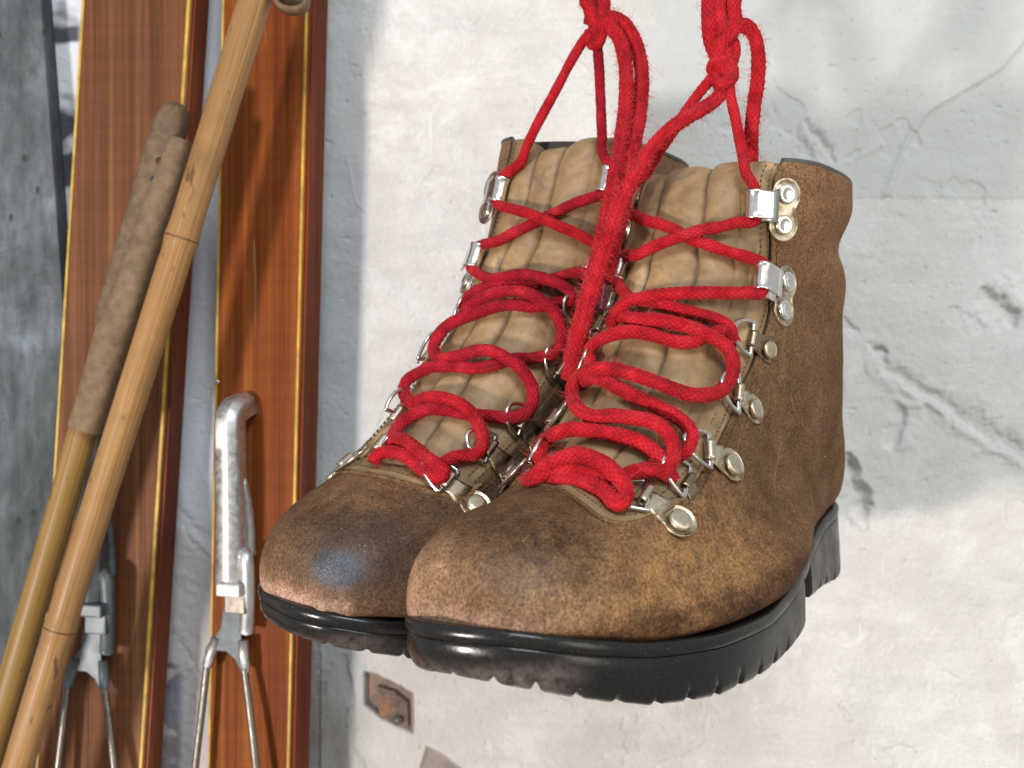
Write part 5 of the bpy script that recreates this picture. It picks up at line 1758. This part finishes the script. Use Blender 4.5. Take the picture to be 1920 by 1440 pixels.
c = kbam.mix(.7, c, kbam.ramp(fs, [(.3, .62), (.7, 1.22)]), 'MULTIPLY')
spk = kbam.ramp(kbam.noise(160, 2, .5, co=kbam.coord((1, 1, .4))), [(.66, 0.), (.72, .8)])
c = kbam.mix(spk, c, (.10, .045, .015))
kbam.col(c); kbam.bump(n1, .2, .0006)
M['bamboo'] = kbam.m
kb2 = M['bamboo'].copy(); kb2.name = "pale_bamboo"
M['bamboo_b'] = kb2
for nd in kb2.node_tree.nodes:
    if nd.type == 'VALTORGB' and abs(nd.color_ramp.elements[0].color[0] - .20) < .01 and abs(nd.color_ramp.elements[0].color[1] - .098) < .01:
        for e, cc in zip(nd.color_ramp.elements, ((.17, .088, .022), (.27, .155, .042), (.35, .215, .072))): e.color = (*cc, 1)
M['node'] = plain("bamboo_joint", (.13, .06, .022), .5)
M['strap'] = None
kl = Mat("worn_grip_leather", .72, spec=.35)
n1 = kl.noise(14, 5, .6, dist=.5); n2 = kl.noise(200, 4, .65); n3 = kl.noise(900, 3, .6)
c = kl.ramp(n1, [(.3, (.105, .064, .030)), (.42, (.22, .150, .075)), (.58, (.30, .215, .115)), (.78, (.40, .30, .18))])
xs = kl.sep()
c = kl.mix(kl.math('MULTIPLY', kl.remap(xs[2], .30, .38), .8), c, kl.mix(.6, (.15, .095, .055), kl.ramp(n2, [(.3, .6), (.7, 1.3)]), 'MULTIPLY'))
c = kl.mix(.6, c, kl.ramp(n2, [(.3, .72), (.68, 1.15)]), 'MULTIPLY')
kl.col(c); kl.bump(n3, .5, .0006, kl.bump(n2, .4, .001))
M['strap'] = kl.m
ks = kl.m.copy(); ks.name = "dark_grip_leather"; M['strap_dark'] = ks
for nd in ks.node_tree.nodes:
    if nd.type == 'VALTORGB' and abs(nd.color_ramp.elements[0].color[0] - .105) < .01:
        for e, cc in zip(nd.color_ramp.elements, ((.05, .036, .028), (.09, .064, .044), (.14, .096, .060), (.20, .135, .08))): e.color = (*cc, 1)


def pole(pts, r0, r1, nodes, mat, label):
    P = np.array([pt(*p) for p in pts]); Q = resample(P, .002)
    root = empty("ski_pole", Matrix.Translation(Vector(Q[-1])))
    tag(root, label, "ski pole", "bamboo ski poles leaning across the skis")
    R = np.linspace(r0, r1, len(Q))
    # knuckles
    npos = []
    for ny in nodes:
        i = int(np.argmin(np.abs(Q[:, 2] / Q[:, 1] - (720 - ny) / FPX))); npos.append(i)
        k = np.exp(-((np.arange(len(Q)) - i) / 2.0) ** 2); R = R * (1 + .075 * k)
        R = R * (1 - .03 * np.exp(-((np.arange(len(Q)) - i - 4) / 2.0) ** 2))
    v, f, uv = tube(Q - Q[-1], R, 28)
    link("shaft", mesh_from("shaft", v, f, uv=uv), mat, root)
    for i in npos:
        i = min(max(i, 2), len(Q) - 3)
        seg = Q[i - 1:i + 2]; ax = seg[2] - seg[0]; ax /= np.linalg.norm(ax)
        c = Q[i] - Q[-1]
        v, f, _ = tube(np.array([c - ax * .0005, c, c + ax * .0005]), [R[i] * 1.002, R[i] * 1.012, R[i] * 1.002], 28)
        link("joint", mesh_from("joint", v, f), M['node'], root)
    return root, Q, R


YP = .630
pole_a, Qa, Ra = pole([(300, 340, YP), (250, 470, YP), (158, 800, YP), (113, 960, YP), (44, 1200, YP), (-26, 1440, YP), (-110, 1730, YP), (-200, 2040, YP)], .0080, .0072, [1500], M['bamboo_b'],
                      "paler bamboo pole at the lower left, its leather grip ending in a folded loop")
pole_b, Qb, Rb = pole([(680, -640, YP - .006), (505, -80, YP - .012), (478, 0, YP - .012), (330, 480, YP - .016), (179, 960, YP - .018), (33, 1440, YP - .02), (-60, 1740, YP - .02), (-150, 2040, YP - .02)], .0091, .0074, [449, 1182], M['bamboo'],
                      "orange bamboo pole with a dark joint, crossing both skis from the top edge")


def ribbon_sleeve(name, pts, wl, wr, depth, mat, seed, u0=0, u1=1, rough=.0010, close=True):
    """flattened leather sleeve round an axis given in picture columns; wl, wr half widths in pixels along it"""
    n, m = 170, 44
    us = np.linspace(0, 1, n)
    axp = np.array([pt(x, y, d) for x, y, d in pts])
    Q = cr(axp, np.linspace(0, len(axp) - 1, n))
    T = np.gradient(Q, axis=0); T /= np.linalg.norm(T, axis=1)[:, None]
    sd = np.cross(T, (0, 1, 0)); sd /= np.linalg.norm(sd, axis=1)[:, None]
    if sd[0][0] < 0: sd = -sd
    dp = np.cross(sd, T); dp[dp[:, 1] > 0] *= -1
    a = np.linspace(0, 2 * np.pi, m, endpoint=False)
    L_ = np.interp(us, *wl) * YP / FPX; R2 = np.interp(us, *wr) * YP / FPX
    ca = np.sign(np.cos(a)) * np.abs(np.cos(a)) ** .7
    w = np.where(ca[None] < 0, L_[:, None], R2[:, None]) * ca[None]
    D = np.interp(us, *depth)[:, None] * (np.sign(np.sin(a)) * np.abs(np.sin(a)) ** .8)[None]
    V = Q[:, None] + w[..., None] * sd[:, None] + D[..., None] * dp[:, None]
    V = V.reshape(-1, 3)
    rad = V - np.repeat(Q, m, 0); rad /= np.linalg.norm(rad, axis=1)[:, None] + 1e-9
    V = V + rad * (vnoise(V, 55, seed, 3) * rough + vnoise(V, 220, seed + 1, 2) * rough * .35)[:, None]
    F = [tuple(f) for f in grid_faces(n, m, False, True)]
    F.append(tuple(range(m))); F.append(tuple((n - 1) * m + np.arange(m)[::-1]))
    me = mesh_from(name, V - Qa[-1], F); recalc(me)
    return link(name, me, mat, pole_a)


def grip():
    o0 = Qa[-1]
    # dark inner sleeve, its left edge stands out as far as the torn end
    ribbon_sleeve("leather_grip", [(336, 196, YP), (322, 240, YP), (302, 310, YP), (270, 420, YP), (238, 520, YP), (211, 614, YP)],
                  ([0, .04, .2, .6, .97, 1], [14, 22, 36, 37, 35, 30]), ([0, .04, .2, 1], [14, 22, 28, 30]), ([0, .05, 1], [.006, .0100, .0095]), M['strap_dark'], 3, rough=.0007)
    # lighter strap sewn over it, running on to the square lower end
    ribbon_sleeve("grip_strap", [(338, 262, YP - .004), (318, 330, YP - .004), (283, 430, YP - .004), (247, 540, YP - .004), (216, 640, YP - .004), (190, 725, YP - .003), (165, 806, YP - .002)],
                  ([0, .1, .5, .56, .62, 1], [18, 23, 30, 34, 37, 35]), ([0, .5, 1], [24, 31, 28]), ([0, .3, 1], [.0082, .0088, .0104]), M['strap'], 11, rough=.0005)
    # holes punched along the seam
    for (x, y) in ((297, 300), (288, 335), (279, 368), (270, 402)):
        c = pt(x, y, YP - .0106)
        v, f = lathe([(1.5, 0), (1.5, .25), (.2, .3)], 12)
        me = mesh_from("punched_hole", np.array(v) / 1000, f); recalc(me)
        h_ = link("punched_hole", me, M['lining'], pole_a); h_.matrix_local = frame_from(c - o0, (1, 0, 0), (0.15, -1, 0))
    # loop at the top: two thick bands folded over
    for pts, w_ in (([(322, 268), (318, 225), (322, 198), (335, 187), (346, 198), (342, 232), (334, 270)], .0075), ([(350, 275), (357, 240), (362, 214), (355, 196), (343, 188)], .0058)):
        P = np.array([pt(x, y, YP - .008 - .002 * i / 6) for i, (x, y) in enumerate(pts)])
        v, f, _ = tube(resample(P, .001), w_, 14, fn=lambda d, a: 1 - .45 * np.abs(np.sin(a)) ** 2)
        link("strap_loop", mesh_from("strap_loop", v, f), M['strap'], pole_a)


grip()
# strap end hanging in at the top beside pole b
P = np.array([pt(x, y, YP - .02) for x, y in ((515, -60), (516, -10), (522, 8), (545, 17), (566, 12), (574, -4), (578, -60))])
Q = resample(P, .001)
V = []
for q in Q:
    V += [q + (0, -.0018, 0), q + (0, .0082, 0)]
V = np.array(V)
me = mesh_from("strap_tail", V - Qb[-1], grid_faces(len(Q), 2))
o = link("strap_tail", me, M['strap'], pole_b)
sdm = o.modifiers.new("thickness", 'SOLIDIFY'); sdm.thickness = .0022; sdm.offset = 0
V = [q for q in np.array([pt(x, y, YP - .012) for x, y in ((524, -60), (524, 8), (545, 14), (568, 8), (570, -60))])]
n = len(V)
V2 = [q + np.array([0, .003, 0]) for q in V]
me = mesh_from("strap_face", np.array(V + V2) - Qb[-1], [tuple(range(n)), tuple(n + np.arange(n)[::-1])] + [(i, (i + 1) % n, n + (i + 1) % n, n + i) for i in range(n)])
recalc(me)
link("strap_face", me, M['strap'], pole_b)

# ------------------------------------------------------------------ rusty plate let into the wall
def rusty_plate():
    pts = [(708, 1286), (738, 1296), (764, 1316), (766, 1364), (738, 1362), (710, 1342)]
    a = np.array([pt(x, y, WY + .0030) for x, y in pts]); b_ = a + np.array([0, .006, 0]); n = len(pts)
    me = mesh_from("rusty_plate", np.vstack([a, b_]), [tuple(range(n)), tuple(n + np.arange(n)[::-1])] + [(i, (i + 1) % n, n + (i + 1) % n, n + i) for i in range(n)])
    for p in me.polygons: p.use_smooth = False
    recalc(me); bevel_mesh(me, .0006, 2)
    k = Mat("rust", .8, metal=.2)
    n1 = k.noise(90, 5, .65); n2 = k.noise(420, 4, .7)
    c = k.ramp(n1, [(.3, (.10, .075, .065)), (.48, (.20, .145, .12)), (.62, (.33, .17, .085)), (.75, (.30, .26, .25))])
    c = k.mix(.7, c, k.ramp(n2, [(.3, .6), (.7, 1.3)]), 'MULTIPLY')
    k.col(c); k.bump(n2, .6, .001)
    o = link("rusty_plate", me, k.m)
    tag(o, "small rusty iron plate let into the plaster under the boots", "plate")
    v, f = lathe([(2.6, 0), (2.4, 1.0), (1.4, 1.7), (.3, 1.9)], 14)
    m2 = mesh_from("bolt_head", np.array(v) / 1000, f); recalc(m2)
    bo = link("bolt_head", m2, M['alu_dull_shade'], o); bo.matrix_local = frame_from(pt(746, 1350, WY + .0018), (1, 0, 0), (0, -1, 0))


rusty_plate()
bpy.context.view_layer.update()
